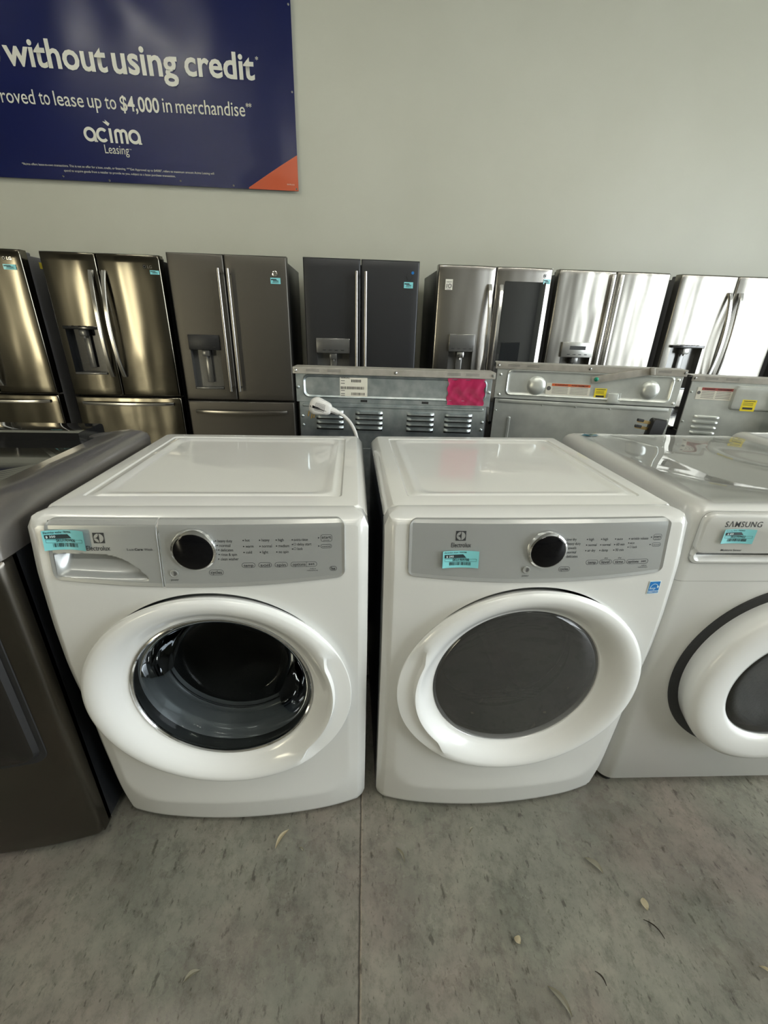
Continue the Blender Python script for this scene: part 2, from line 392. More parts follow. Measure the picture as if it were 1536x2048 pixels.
for zz in (.2, 2.3, 4.14): box(bm, XR+.03, XR+.09, WY0, WY1, zz, zz+.06, .004, 1)
struct('window_1', bm, 'black')
for x, y in LAMPS:
    t = thing('ceiling_light', 'twin tube strip light hanging under the ceiling', 'ceiling light', (x, y, ZC-.55), 0, 'strip lights under the ceiling')
    bm = B(); box(bm, -.62, .62, -.09, .09, .02, .08, .01, 1)
    for s in (-.5, .5): cyl(bm, (s, 0, .08), (s, 0, .55), .006, n=8)
    obj('lamp_housing', bm, 'whiteplastic', t)
    for s in (-.05, .05):
        bm = B(); cyl(bm, (-.6, s, 0), (.6, s, 0), .016, n=12); obj('lamp_tube', bm, 'tube', t)

# ------------------------------------------------------------------ wall banner
def banner():
    x0, x1, z0, z1 = -4.62, -.527, 2.405, 3.95
    t = thing('wall_banner', 'dark blue vinyl banner with white lettering and an orange corner hung on the wall', 'banner', (0, YB-.035, 0))
    wr = lambda x, z: (.010*math.sin(3.1*x+1.3*z)*math.sin(2.1*z+.6*x)+.012*math.exp(-((x+1.9)**2/.35+(z-3.72)**2/.10))*math.sin(9*x+6*z) + .004*math.sin(11*x-4*z)*sstep(2.6, 3.6, z))*min(1, (x1-x)/.15)*min(1, (z-z0)/.1)
    Y = lambda x, z: wr(x, z)-.004
    bm = B(); nx, nz = 150, 60
    V = [[bm.verts.new((x0+(x1-x0)*i/nx, Y(x0+(x1-x0)*i/nx, z0+(z1-z0)*j/nz), z0+(z1-z0)*j/nz)) for j in range(nz+1)] for i in range(nx+1)]
    for i in range(nx):
        for j in range(nz):
            bm.faces.new((V[i][j], V[i+1][j], V[i+1][j+1], V[i][j+1]))
    r = bmesh.ops.solidify(bm, geom=bm.faces[:], thickness=.002)
    obj('banner_sheet', bm, 'banner', t)
    bm = B()                       # orange corner
    n = 24; m_ = 10
    V = [[bm.verts.new((xx, Y(xx, zz)-.0032, zz)) for zz in [z0+.001+.26*i/n*k/m_ for k in range(m_+1)]] for i, xx in [(i, -.985+(x1+.985)*i/n) for i in range(1, n+1)]]
    for p, q in zip(V[:-1], V[1:]):
        for k in range(m_): bm.faces.new((p[k], q[k], q[k+1], p[k+1]))
    obj('corner_patch', bm, 'bannerorange', t)
    U = lambda x, z: Y(x, z)-.006
    def part(name, items, extra=None):
        bm = B()
        for it in items: text(bm, it[0], it[1], it[2], it[3], it[4], U, it[5])
        if extra: extra(bm)
        obj(name, bm, 'bannertext', t, smooth=0)
    part('headline', [('Shop', -3.42, -2.829, 3.075, 3.318, .022), ('without', -2.798, -2.021, 3.138, 3.318, .022), ('using', -1.978, -1.463, 3.078, 3.312, .022), ('credit', -1.407, -.844, 3.145, 3.318, .022), ('*', -.833, -.808, 3.275, 3.300, .01)])
    part('offer_line', [('Get', -3.290, -3.115, 2.907, 3.000, .002), ('approved', -3.075, -2.640, 2.875, 3.000, .002), ('to', -2.604, -2.521, 2.907, 2.985, .002), ('lease', -2.489, -2.261, 2.907, 3.000, .002), ('up', -2.229, -2.120, 2.878, 2.973, .002), ('to', -2.092, -2.003, 2.907, 2.985, .002),
        ('$4,000', -1.970, -1.656, 2.885, 3.002, .018), ('in', -1.627, -1.553, 2.910, 3.000, .002), ('merchandise', -1.520, -.946, 2.908, 3.002, .002), ('**', -.937, -.889, 2.970, 3.000, .01)])
    def logo(bm):
        def ring(cx, cz, R, w, a0, a1, n=28, sx=1.):
            P_ = lambda r, a: (cx+sx*r*math.cos(a), U(cx+sx*r*math.cos(a), cz+r*math.sin(a)), cz+r*math.sin(a))
            an = [a0+(a1-a0)*i/n for i in range(n+1)]
            loops(bm, [[P_(R, a) for a in an], [P_(R-w, a) for a in an]], wrap=False)
        z0_, h, w = 2.682, .100, .0215; R = h/2
        for x in (-2.308, -1.948):
            ring(x+R, z0_+R, R, w, 0, 2*PI); rect(bm, x+2*R-w, x+2*R, z0_, z0_+R*1.1, U); rect(bm, x+2*R-w, x+2*R+.006, z0_, z0_+.010, U)
        ring(-2.157, z0_+R, R, w, .75, 2*PI-.75)
        rect(bm, -2.101, -2.079, z0_, z0_+h*.98, U)
        for x in (-2.060, -2.016, -1.972): rect(bm, x, x+.0205, z0_, z0_+h*.66, U)
        for x in (-2.060, -2.016): ring(x+.03225, z0_+h*.66, .03225, .0205, 0, PI, sx=1.)
        for tri in (((-2.140, 2.824), (-2.098, 2.795), (-2.112, 2.822)), ((-2.118, 2.836), (-2.083, 2.812), (-2.112, 2.822)), ((-2.083, 2.812), (-2.098, 2.795), (-2.112, 2.822))): ngon(bm, [(x, U(x, z), z) for x, z in tri])
    part('logo', [('Leasing', -2.160, -1.962, 2.588, 2.668, 0.), ('TM', -1.958, -1.940, 2.640, 2.648, 0.)], logo)
    part('fine_print', [('*Acima offers lease-to-own transactions. This is not an offer for a loan, credit, or financing. **"Get Approved up to $4000", refers to maximum amount Acima Leasing will', -2.872, -1.262, 2.492, 2.514, 0.),
        ('spend to acquire goods from a retailer to provide to you, subject to a lease purchase transaction.', -2.535, -1.600, 2.459, 2.480, 0.)])
    part('print_code', [('004-996-A/26', -.625, -.560, 2.446, 2.456, 0.)])
    for (x, z) in ((-2.555, 2.432), (-2.17, 2.418), (-1.56, 2.440), (-1.10, 2.424), (-.545, 2.42), (-.545, 3.09), (-.545, 3.62)):
        bm = B(); cyl(bm, (x, Y(x, z)-.002, z), (x, Y(x, z)-.006, z), .009, .007, n=14); obj('grommet', bm, 'chrome', t)
M['banner'] = mat('banner_vinyl', (.006, .015, .125), .33, coat=.25, coat_r=.22)
M['bannerorange'] = mat('banner_orange', (.47, .075, .02), .4)
M['bannertext'] = mat('banner_white', (.62, .62, .55), .4)
banner()

# ------------------------------------------------------------------ white front-load pair
HW, ZT, DZ = .343, .965, .512
def rr_sdf(x, z):
    hx, z0, z1 = HW, .012, ZT; r = .030 if z > .5 else .010
    cx, cz = 0, (z0+z1)/2; qx = abs(x-cx)-hx+r; qz = abs(z-cz)-(z1-z0)/2+r
    return -(math.hypot(max(qx, 0), max(qz, 0))+min(max(qx, qz), 0)-r)
def usdf(x, z):      # inside the U shaped apron field: positive
    return min(.297-abs(x), z-.120) if (abs(x) < .217 or z > .20) else .08-math.hypot(abs(x)-.217, z-.20)
def curve(t, z):
    if z <= t[0][0]: return t[0][1]
    for (a, b), (c, d) in zip(t, t[1:]):
        if z <= c: u = (z-a)/(c-a); u = u*u*(3-2*u)*.3+u*.7; return b+(d-b)*u
    return t[-1][1]
EDGE_Y = [(.012, -.034), (.16, -.037), (.34, -.048), (.54, -.058), (.70, -.060), (.83, -.055), (.93, -.042), (.965, -.034)]     # side edge, from below to above
MID_Y = [(.012, -.085), (.2, -.084), (.5, -.090), (.80, -.078), (.95, -.058), (.965, -.052)]                                   # centre line
def yfront(x, z):
    e = curve(EDGE_Y, z)-.012; c = curve(MID_Y, z)
    y = e+(c-e)*(1-min(1, (x/HW)**2))
    y += .20*max(0, -usdf(x, z))*sstep(.62, .45, z)
    ds = max(0, HW-abs(x)); dt = max(0, ZT-z)
    if ds < .021: y += .014*(1-ds/.021)**1.15
    if dt < .020: y *= math.sqrt(max(0, 1-(1-dt/.020)**2))
    if z < .030: y += .008*(1-(z-.012)/.018)**2
    return y
def front_loader(kind, loc, rz):
    washer = kind == 'washer'
    t = thing('clothes_washer' if washer else 'clothes_dryer',
              'white front-loading washer with deep see-through bowl door, left of the centre gap' if washer else 'white front-loading dryer with smoked grey door window and blue energy sticker',
              'washing machine' if washer else 'dryer', loc, rz)
    D = .64
    bm = B(); w = .004                              # cabinet: open-fronted steel box
    box(bm, -HW, -HW+w, .008, D, .02, .938); box(bm, HW-w, HW, .008, D, .02, .938)
    box(bm, -HW+w, HW-w, D-w, D, .02, .938); box(bm, -HW+w, HW-w, .008, D-w, .02, .03)
    obj('cabinet', bm, 'side_dark', t, smooth=0)
    # front panel, morphing from the door opening to the rounded outline
    bm = B(); na = 240; rings = []; hx, hz = .290, .285
    def bound(a, lim=0.):
        c, s = math.cos(a), math.sin(a); lo, hi = 0., 1.2
        for _ in range(30):
            mid = (lo+hi)/2
            if rr_sdf(mid*c, DZ+mid*s) > lim: lo = mid
            else: hi = mid
        return lo
    angs = [2*PI*i/na for i in range(na)]
    for base in (math.atan2(ZT-DZ-.013, HW-.013), math.atan2(.012-DZ+.01, HW-.01)):
        for tgt in (base, PI-base):
            tgt %= 2*PI
            k = min(range(len(angs)), key=lambda q: abs(angs[q]-tgt)); angs[k] = tgt
    bd = [bound(a) for a in angs]
    b2 = [bound(a, .0222) for a in angs]; b3 = [bound(a, .0205) for a in angs]; b4 = [bound(a, .011) for a in angs]; b5 = [bound(a, .004) for a in angs]
    hole = [1/math.sqrt((math.cos(a)/hx)**2+(math.sin(a)/hz)**2) for a in angs]
    K = 26
    rads = [[h+(b-h)*k/K for h, b in zip(hole, b2)] for k in range(K+1)]+[b3, b4, b5, [bound(a, .0012) for a in angs], bd]
    for rad in rads: rings.append([(q*math.cos(a), yfront(q*math.cos(a), DZ+q*math.sin(a)), DZ+q*math.sin(a)) for a, q in zip(angs, rad)])
    inner = [(p[0], .0, p[2]) for p in rings[0]]
    lip = [(p[0]*.995, p[1]+.006, DZ+(p[2]-DZ)*.995) for p in rings[0]]
    outer = [(p[0]*.998, .010, p[2]-(.004 if p[2] > .94 else 0)) for p in rings[-1]]
    loops(bm, [inner, lip]+rings+[outer])
    if washer:          # opening behind the scooped drawer front
        ax, bx, az, bz_ = -.2965, -.086, .8328, .953
        for co, no in (((ax, 0, 0), (1, 0, 0)), ((bx, 0, 0), (1, 0, 0)), ((0, 0, az), (0, 0, 1)), ((0, 0, bz_), (0, 0, 1))):
            fs = [f for f in bm.faces if ax-.02 < f.calc_center_median().x < bx+.02 and az-.02 < f.calc_center_median().z < ZT-.002]
            es = {e for f in fs for e in f.edges}; vs = {v for f in fs for v in f.verts}
            bmesh.ops.bisect_plane(bm, geom=list(vs)+list(es)+fs, plane_co=co, plane_no=no, dist=1e-6)
        bmesh.ops.delete(bm, geom=[f for f in bm.faces if ax < f.calc_center_median().x < bx and az < f.calc_center_median().z < bz_], context='FACES')
    obj('front_panel', bm, 'white', t, smooth=32)
    # lid with two pressed grooves
    bm = B(); y0, y1 = .0004, D
    sp = [(-HW+.001, HW-.001, y0, y1, .012, .93), (-HW, HW, y0, y1, .012, .934), (-HW+.0015, HW-.0015, y0, y1, .012, .9405), (-HW+.0060, HW-.0060, y0, y1-.002, .012, .9480), (-HW+.0190, HW-.0190, y0, y1-.010, .012, .9630), (-HW+.0215, HW-.0215, y0, y1-.012, .012, .9645), (-HW+.0250, HW-.0250, y0+.002, y1-.016, .010, .965)]
    i0 = .058; sp += [(-HW+i0, HW-i0, y0+.052, y1-.045, .012, .965), (-HW+i0+.004, HW-i0-.004, y0+.056, y1-.049, .012, .9625), (-HW+i0+.014, HW-i0-.014, y0+.062, y1-.057, .012, .9625), (-HW+i0+.020, HW-i0-.020, y0+.066, y1-.062, .022, .9655), (-HW+i0+.026, HW-i0-.026, y0+.072, y1-.068, .03, .966), (-HW+i0+.040, HW-i0-.040, y0+.084, y1-.082, .035, .9615), (-HW+i0+.05, HW-i0-.05, y0+.094, y1-.092, .035, .961)]
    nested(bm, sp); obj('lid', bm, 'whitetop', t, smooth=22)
    bm = B()                                        # bulkhead behind the door
    rr = lambda r, y, sx=1., sz=1.: [(r*sx*math.cos(a), y, DZ+r*sz*math.sin(a)) for a in [2*PI*i/64 for i in range(64)]]
    loops(bm, [rr(.33, -.004), rr(.20, -.004), rr(.185, .03)]); obj('bulkhead', bm, 'gasket' if washer else 'black', t)
    bm = B(); loops(bm, [rr(.175, .045), rr(.19, .055), rr(.20, .07), rr(.262, .085), rr(.262, .46), rr(.24, .48), rr(.10, .46), rr(.02, .455)], close_last=True)
    for k in range(3):                              # drum paddles
        a = .9+2*PI*k/3; c, s = math.cos(a), math.sin(a); tn = Vector((-s, 0, c)); rd = Vector((c, 0, s)); ce = Vector((0, 0, DZ))
        lo = [ce+rd*.262-tn*.03, ce+rd*.262+tn*.03, ce+rd*.205]
        loops(bm, [[(p.x, .12, p.z) for p in lo], [(p.x, .44, p.z) for p in lo]], True, True)
    obj('drum', bm, 'drum' if washer else 'drumdark', t)
    if washer:
        bm = B(); loops(bm, [rr(.215, -.002), rr(.222, .01), rr(.215, .025), rr(.185, .03), rr(.178, .04), rr(.186, .05), rr(.176, .06), rr(.19, .07)]); obj('gasket', bm, 'gasket', t, smooth=60)
    # ---- door ring
    side = 1 if washer else -1
    prof = [(.262, -.035), (.268, -.055), (.281, -.075), (.288, -.090), (.287, -.098), (.282, -.103), (.272, -.1055), (.262, -.1045), (.248, -.098), (.236, -.088), (.226, -.078), (.219, -.072), (.214, -.070), (.211, -.066)]
    def ringpt(k, a):
        r, y = prof[k]; s = (r-.211)/(.288-.211); s = max(0, min(1, s))
        rx = r*(1+.062*s); rz = r*(1-.018*s)
        x, z = rx*math.cos(a), rz*math.sin(a)
        if k in (5, 6, 7, 8):                       # grip on the opening side: the crest steps inwards, leaving a lower lip
            dd = abs((a-(0 if side > 0 else PI)+PI) % (2*PI)-PI); u = sstep(.85, .45, dd)
            pull = {5: .004, 6: .030, 7: .026, 8: .018}[k]*u; q = 1-pull/r; x *= q; z *= q
            if k == 5: y += .020*u
        return (x, y, DZ+z)
    prof.insert(6, (.279, -.104))
    def ringpt2(k, a):
        r, y = prof[k]; s = max(0, min(1, (r-.211)/(.288-.211)))
        x, z = r*(1+.062*s)*math.cos(a), r*(1-.018*s)*math.sin(a)
        dd = abs((a-((-.18) if side > 0 else PI+.18)+PI) % (2*PI)-PI); u = sstep(.78, .52, dd)
        if u > 0 and 4 <= k <= 9:
            pull, dy = {4: (0, .006), 5: (.003, .010), 6: (.026, .010), 7: (.022, .0), 8: (.014, 0), 9: (.006, 0)}[k]
            q = 1-pull*u/r; x *= q; z *= q; y += dy*u
        return (x, y, DZ+z)
    bm = B(); nn = 144; loops(bm, [[ringpt2(k, 2*PI*i/nn) for i in range(nn)] for k in range(len(prof))])
    dr = obj('door', bm, 'whiteplastic', t, smooth=28)
    bm = B()
    if washer:
        loops(bm, [rr(.2125, -.068), rr(.2125, -.0725), rr(.209, -.0735), rr(.206, -.070), rr(.206, -.064)]); obj('trim_ring', bm, 'chrome', dr)
        bm = B(); loops(bm, [rr(.207, -.068), rr(.200, -.066), rr(.193, -.058), rr(.180, -.035), rr(.168, -.005), rr(.158, .03), rr(.150, .055), rr(.135, .068), rr(.10, .074), rr(.05, .077), rr(.01, .078)], close_last=True)
        obj('door_window', bm, 'bowlglass', dr, smooth=60)
        bm = B(); loops(bm, [rr(.212, -.030), rr(.205, -.020), rr(.195, -.012), rr(.190, .0)]); obj('inner_frame', bm, 'gasket', dr, smooth=60)
    else:
        loops(bm, [rr(.2125, -.066), rr(.209, -.071), rr(.20, -.0745), rr(.17, -.080), (rr(.12, -.085)), rr(.06, -.088), rr(.01, -.089)], close_last=True)
        obj('door_window', bm, 'dryglass', dr, smooth=60)
        bm = B(); loops(bm, [rr(.212, -.040), rr(.20, -.030), rr(.182, -.01), rr(.175, .01)]); obj('inner_frame', bm, 'drumdark', dr, smooth=60)
        bm = B()
        for k in range(5): box(bm, -.14, .12, .01, .012, DZ-.155+k*.010, DZ-.150+k*.010, .002, 1)
        obj('lint_grille', bm, 'drumdark', dr)
    # ---- control panel
    px0, px1, pz0, pz1 = (-.300, .294, .831, .957) if washer else (-.293, .291, .829, .955)
    def pz(x, z):           # bottom edge sags towards the middle
        u = (x-px0)/(px1-px0); k = (pz1-z)/(pz1-pz0); return z-k*.0185*4*u*(1-u)
    def plate(bm, a, b, rl, rrg, mi0=1, mi1=0, n=30):
        """panel between a..b with rounded corners (left radius rl, right radius rrg)"""
        outl = rr_pts(a, b, pz0, pz1, (rl, rrg, rrg, rl), 7)
        # densify straight runs so that it follows the curved front
        o = []
        for i in range(len(outl)):
            p, q = outl[i], outl[(i+1) % len(outl)]; k = max(1, int(math.hypot(q[0]-p[0], q[1]-p[1])/.02))
            o += [(p[0]+(q[0]-p[0])*j/k, p[1]+(q[1]-p[1])*j/k) for j in range(k)]
        cx, cz = (a+b)/2, (pz0+pz1)/2
        def ins(d):
            return [((max(a+d, min(b-d, x))), (max(pz0+d, min(pz1-d, z)))) for x, z in o]
        def P(pts, dy): return [(x, yfront(x, pz(x, z))+dy, pz(x, z)) for x, z in pts]
        loops(bm, [P(o, .004), P(o, -.0028), P(ins(.0012), -.0038)], mi=mi0)
        la, lb = (.0015 if rl < .005 else .0075), (.0015 if rrg < .005 else .0075)
        inn = [(max(a+la, min(b-lb, x)), max(pz0+.0075, min(pz1-.0075, z))) for x, z in o]
        loops(bm, [P(ins(.0012), -.0038), P(inn, -.0022)], mi=mi0)
        return a+la, b-lb
    def face(bm, a, b, scoop=None, off=-.0022, nx=60, nz=20, mi=0):
        za, zb = pz0+.0075, pz1-.0075
        V = []
        for i in range(nx+1):
            x = a+(b-a)*i/nx; col = []
            for j in range(nz+1):
                z0_ = za+(zb-za)*j/nz; z = pz(x, z0_); dy = off+(scoop(x, z) if scoop else 0)
                col.append(bm.verts.new((x, yfront(x, z)+dy, z)))
            V.append(col)
        for i in range(nx):
            for j in range(nz): bm.faces.new((V[i][j], V[i+1][j], V[i+1][j+1], V[i][j+1])).material_index = mi
    sx = -.082
    bm = B()
    if washer:
        a, b = plate(bm, sx+.001, px1, .002, .018); face(bm, a, b)
    else:
        a, b = plate(bm, px0, px1, .018, .018); face(bm, a, b, nx=80)
    cp = obj('control_panel', bm, ['panelgrey', 'panelrim'], t, smooth=40)
    P = lambda x, z: yfront(x, z)-.0027
    if washer:
        def scoop(x, z):
            # scooped pull: flat bottom lip, curved top edge falling to the right
            if x < -.297 or x > -.1095: return 0
            u = max(0, (x+.222)/.112); top = .887-.056*u**2.7; bot = .8385-.0075*(x+.259)/.15
            if z > top or z < bot-.006: return 0
            e = sstep(0, .0035, top-z)*sstep(bot-.006, bot+.006, z)*sstep(-.296, -.272, x)
            v = max(0, min(1, (z-bot)/max(top-bot, .004)))
            return .034*e*(.25+.75*v**.8)*min(1, (top-bot)/.03)
        bm = B(); a, b = plate(bm, px0, sx-.001, .018, .002); face(bm, a, b, scoop, nx=110, nz=60)
        dw = obj('detergent_drawer', bm, ['panelgrey', 'panelrim'], t, smooth=60)
    # knob, logo, lettering
    kx, kz = (-.013, .8945) if washer else (.0105, .8865)
    ky = yfront(kx, kz)
    bm = B(); kn = 56
    kr = lambda r, y: [(kx+r*math.cos(2*PI*i/kn), ky+y, kz+r*math.sin(2*PI*i/kn)) for i in range(kn)]
    ks = 1. if washer else .96
    loops(bm, [kr(.046*ks, .002), kr(.046*ks, -.005), kr(.0445*ks, -.0095), kr(.0410*ks, -.0118), kr(.0392*ks, -.0114)])
    knob = obj('knob', bm, 'chrome', t)
    bm = B(); loops(bm, [kr(.0395*ks, -.0105), kr(.0393*ks, -.0126), kr(.0375*ks, -.0136), kr(.001, -.0140)], close_last=True); obj('knob_face', bm, 'knobblack', knob)
    bm = B(); dd = .006 if washer else .0
    pwx, pwz = (-.0585, .845) if washer else (-.031, .842)
    loops(bm, [[(pwx+r*math.cos(2*PI*i/24), P(pwx, pwz)-y, pwz+r*math.sin(2*PI*i/24)) for i in range(24)] for r, y in ((.0085, 0), (.0085, .0018), (.0070, .0022), (.0066, .0012), (.001, .0012))], close_last=True)
    obj('power_button', bm, 'panelrim', t)
    bm = B()
    ngon(bm, [(pwx, P(pwx, pwz)-.0018, pwz-.005)]+[(pwx+.005*math.sin(a), P(pwx, pwz)-.0018, pwz-.005*math.cos(a)) for a in [PI*i/10 for i in range(1, 11)]], 1)
    etext(bm, 'power', pwx-.008, pwx+.008, pwz-.0165, pwz-.012, P)
    obj('power_mark', bm, ['ink', 'inksoft'], t, smooth=0); bm = B()
    if washer: lg = (-.2085, -.1865, .910, .932); br = (-.225, -.1785, .8945, .9045)
    else: lg = (-.1925, -.1705, .909, .931); br = (-.201, -.158, .8945, .9045)
    cx, cz = (lg[0]+lg[1])/2, (lg[2]+lg[3])/2; s = (lg[1]-lg[0])/2
    rect(bm, *lg, P)
    P2 = lambda x, z: P(x, z)-.0003; P3 = lambda x, z: P(x, z)-.0006
    disc(bm, cx, cz, s*.86, P2, 2, 32)
    q = lambda a, b: (cx+s*.86*a, P3(cx+s*.86*a, cz+s*.86*b), cz+s*.86*b)
    ngon(bm, [q(-.02, 1), q(-.02, .62), q(-.14, .38), q(-.36, .14), q(-.62, .04), q(-1, .03), q(-1, -.03), q(-.62, -.04), q(-.36, -.14), q(-.14, -.38), q(-.02, -.62), q(-.02, -1), q(.12, -1), q(.12, 1)])
    etext(bm, 'Electrolux', *br, P, .01)
    obj('logo', bm, ['ink', 'inksoft', 'panelrim'], t, smooth=0); bm = B()
    if washer:
        etext(bm, 'Lux', -.146, -.132, .8945, .8995, P, .0); etext(bm, 'Care', -.131, -.115, .8945, .8995, P, .03); etext(bm, 'Wash', -.112, -.096, .8945, .8995, P, .0)
    if washer: obj('model_name', bm, 'ink', t, smooth=0); bm = B()
    pill = lambda x0, x1, z0, z1: outline(bm, x0, x1, z0, z1, (z1-z0)*.48, .0007, P)
    def word(s_, x, z, w_, h=.0060, b=.003): etext(bm, s_, x, x+w_, z-h*.42, z+h*.58, P, b)
    dot = lambda x, z: disc(bm, x, z, .0014, P, 0, 10)
    if washer:
        for i, (s_, dx, w_) in enumerate((('heavy duty', .031, .029), ('normal', .0335, .022), ('delicates', .0355, .025), ('rinse & spin', .0355, .032), ('clean washer', .0340, .036))):
            z = .9145-.0098*i; dot(dx, z); word(s_, dx+.004, z-.0005, w_)
        for j, (x, ws) in enumerate(((.0860, (('hot', .009), ('warm', .016), ('cold', .012))), (.1190, (('heavy', .016), ('normal', .020), ('light', .012))), (.1525, (('high', .011), ('medium', .022), ('no spin', .020))))):
            for i, (s_, w_) in enumerate(ws): z = .9150-.0130*i; dot(x, z); word(s_, x+.004, z, w_)
        for i, (s_, w_, o_) in enumerate((('extra rinse', .029, 0), ('delay start', .029, .007), ('lock', .011, .007))):
            z = .9150-.0100*i; dot(.185, z); word(s_, .188+o_, z, w_)
            if o_: outline(bm, .1875, .1925, z-.002, z+.003, .0015, .0005, P)
        obj('option_lettering', bm, ['ink', 'inksoft'], t, smooth=0); bm = B()
        dot(.239, .9185); dot(.239, .9005)
        outline(bm, .2435, .267, .9100, .9255, .0045, .0007, P); etext(bm, 'start', .246, .2645, .9165, .9230, P, .01); etext(bm, 'pause', .2495, .261, .9120, .9150, P)
        pill(.2430, .266, .8955, .9045); etext(bm, 'cancel', .246, .263, .8982, .9018, P)
        for s_, x0, x1 in (('temp', .0795, .1070), ('soil', .1135, .1405), ('spin', .1470, .1735)):
            pill(x0, x1, .8555, .8665); etext(bm, s_, x0+.004, x1-.004, .8575, .8640, P, .008)
        pill(.180, .2345, .8555, .8665); rect(bm, .2125, .213, .8557, .8663, P); etext(bm, 'options', .184, .2105, .858, .8645, P, .008); etext(bm, 'set', .2170, .2295, .859, .8645, P, .008)
        etext(bm, 'hold to', .220, .232, .8495, .8525, P); etext(bm, 'reduce/mute', .213, .236, .8455, .8485, P)
        pill(.012, .0415, .8400, .8520); etext(bm, 'cycles', .0155, .038, .8430, .8500, P, .008)
        outline(bm, .261, .276, .8450, .8550, .0049, .0008, P); etext(bm, 'he', .2645, .2725, .8470, .8530, P, .02)
    else:
        for i, (s_, dx, w_) in enumerate((('time dry', .0485, .023), ('heavy duty', .0520, .030), ('towels', .0535, .020), ('normal', .0540, .020), ('delicates', .0530, .026))):
            z = .9100-.0098*i; dot(dx, z); word(s_, dx+.004, z, w_)
        for j, (x, ws) in enumerate(((.1000, (('high', .011), ('normal', .019), ('air dry', .018))), (.1325, (('high', .011), ('normal', .019), ('damp', .015))), (.1650, (('auto', .013), ('60 min', .019), ('30 min', .019))))):
            for i, (s_, w_) in enumerate(ws): z = .9095-.0128*i; dot(x, z); word(s_, x+.004, z, w_)
        for i, (s_, w_, o_) in enumerate((('wrinkle release', .041, 0), ('eco', .010, 0), ('lock', .011, .007))):
            z = .9095-.0098*i; dot(.1975, z); word(s_, .2010+o_, z, w_)
            if o_: outline(bm, .2010, .2055, z-.002, z+.003, .0015, .0005, P)
        obj('option_lettering', bm, ['ink', 'inksoft'], t, smooth=0); bm = B()
        dot(.2490, .9120); dot(.2490, .8950)
        outline(bm, .2535, .2735, .9050, .9190, .0045, .0007, P); etext(bm, 'start', .2555, .2715, .9105, .9165, P, .01); etext(bm, 'pause', .2580, .2690, .9065, .9095, P)
        pill(.2535, .2745, .8900, .8990); etext(bm, 'cancel', .2560, .2720, .8925, .8960, P)
        for s_, x0, x1, up in (('temp', .1040, .1325, ''), ('level', .1360, .1645, 'dry'), ('time', .1680, .1965, 'dry')):
            pill(x0, x1, .8510, .8620); etext(bm, s_, x0+.005, x1-.005, .8532, .8600, P, .008)
            if up: etext(bm, up, (x0+x1)/2-.004, (x0+x1)/2+.004, .8640, .8680, P)
        pill(.2000, .2520, .8505, .8615); etext(bm, 'options', .2035, .2290, .853, .8595, P, .008); etext(bm, 'set', .2350, .2470, .854, .8595, P, .008)
        etext(bm, 'hold to', .238, .250, .8445, .8475, P); etext(bm, 'reduce/mute', .230, .253, .8405, .8435, P)
        pill(.0430, .0690, .8360, .8475); etext(bm, 'cycles', .0460, .0655, .839, .8455, P, .008)
    obj('button_lettering', bm, ['ink', 'inksoft', 'panelrim'], t, smooth=0)
    if washer:
        price_tag(t, -.3010, -.2215, .897, .938, lambda x, z: yfront(x, z)-.003, 'Electrolux washer 1909906', '$ 350', 'SKU1909906', bend=.007, seed=3)
    else:
        price_tag(t, -.2190, -.1405, .849, .887, lambda x, z: yfront(x, z)-.003, 'Electrolux dryer 1909788', '$ 295', 'SKU1909788', bend=.004, seed=5)
        Q = lambda x, z: yfront(x, z)-.0012; Q2 = lambda x, z: Q(x, z)-.0004; Q3 = lambda x, z: Q(x, z)-.0008
        EX, EZ = -.0285, .031
        bm = B(); rect(bm, .298+EX, .327+EX, .739+EZ, .773+EZ, Q, 0); rect(bm, .2995+EX, .3255+EX, .7475+EZ, .7715+EZ, Q2, 1); rect(bm, .2995+EX, .3255+EX, .7405+EZ, .7462+EZ, Q2, 1)
        arc = [(.3125+EX+.0105*math.cos(a), .7535+EZ+.0125*math.sin(a)) for a in [PI*i/16 for i in range(17)]]; arc2 = [(.3125+EX+.0095*math.cos(a), .7535+EZ+.0115*math.sin(a)) for a in [PI*i/16 for i in range(17)]]
        loops(bm, [[(x, Q3(x, z), z) for x, z in arc], [(x, Q3(x, z), z) for x, z in arc2]], mi=0, wrap=False)
        star = [(.3215+EX+(.0038 if i % 2 == 0 else .0016)*math.sin(i*PI/5+.2), .7575+EZ+(.0038 if i % 2 == 0 else .0016)*math.cos(i*PI/5+.2)) for i in range(10)]
        ngon(bm, [(x, Q3(x, z), z) for x, z in star], 0)
        etext(bm, 'energy', .3015+EX, .317+EX, .7515+EZ, .7575+EZ, Q3, 0, 0, .4); etext(bm, 'ENERGY STAR', .3008+EX, .3242+EX, .7420+EZ, .7452+EZ, Q3, .01, 0)
        o = obj('energy_sticker', bm, ['tagwhite', 'blue'], t, smooth=0); o['label'] = 'blue energy sticker'
    for sx_ in (-.28, .28):
        for yy in (.06, .56): bm = B(); cyl(bm, (sx_, yy, 0), (sx_, yy, .022), .02, .016, n=14); obj('foot', bm, 'black', t)
    return t
front_loader('washer', (-.318, .860, 0), .006)
front_loader('dryer', (.4026, .870, 0), .0151)

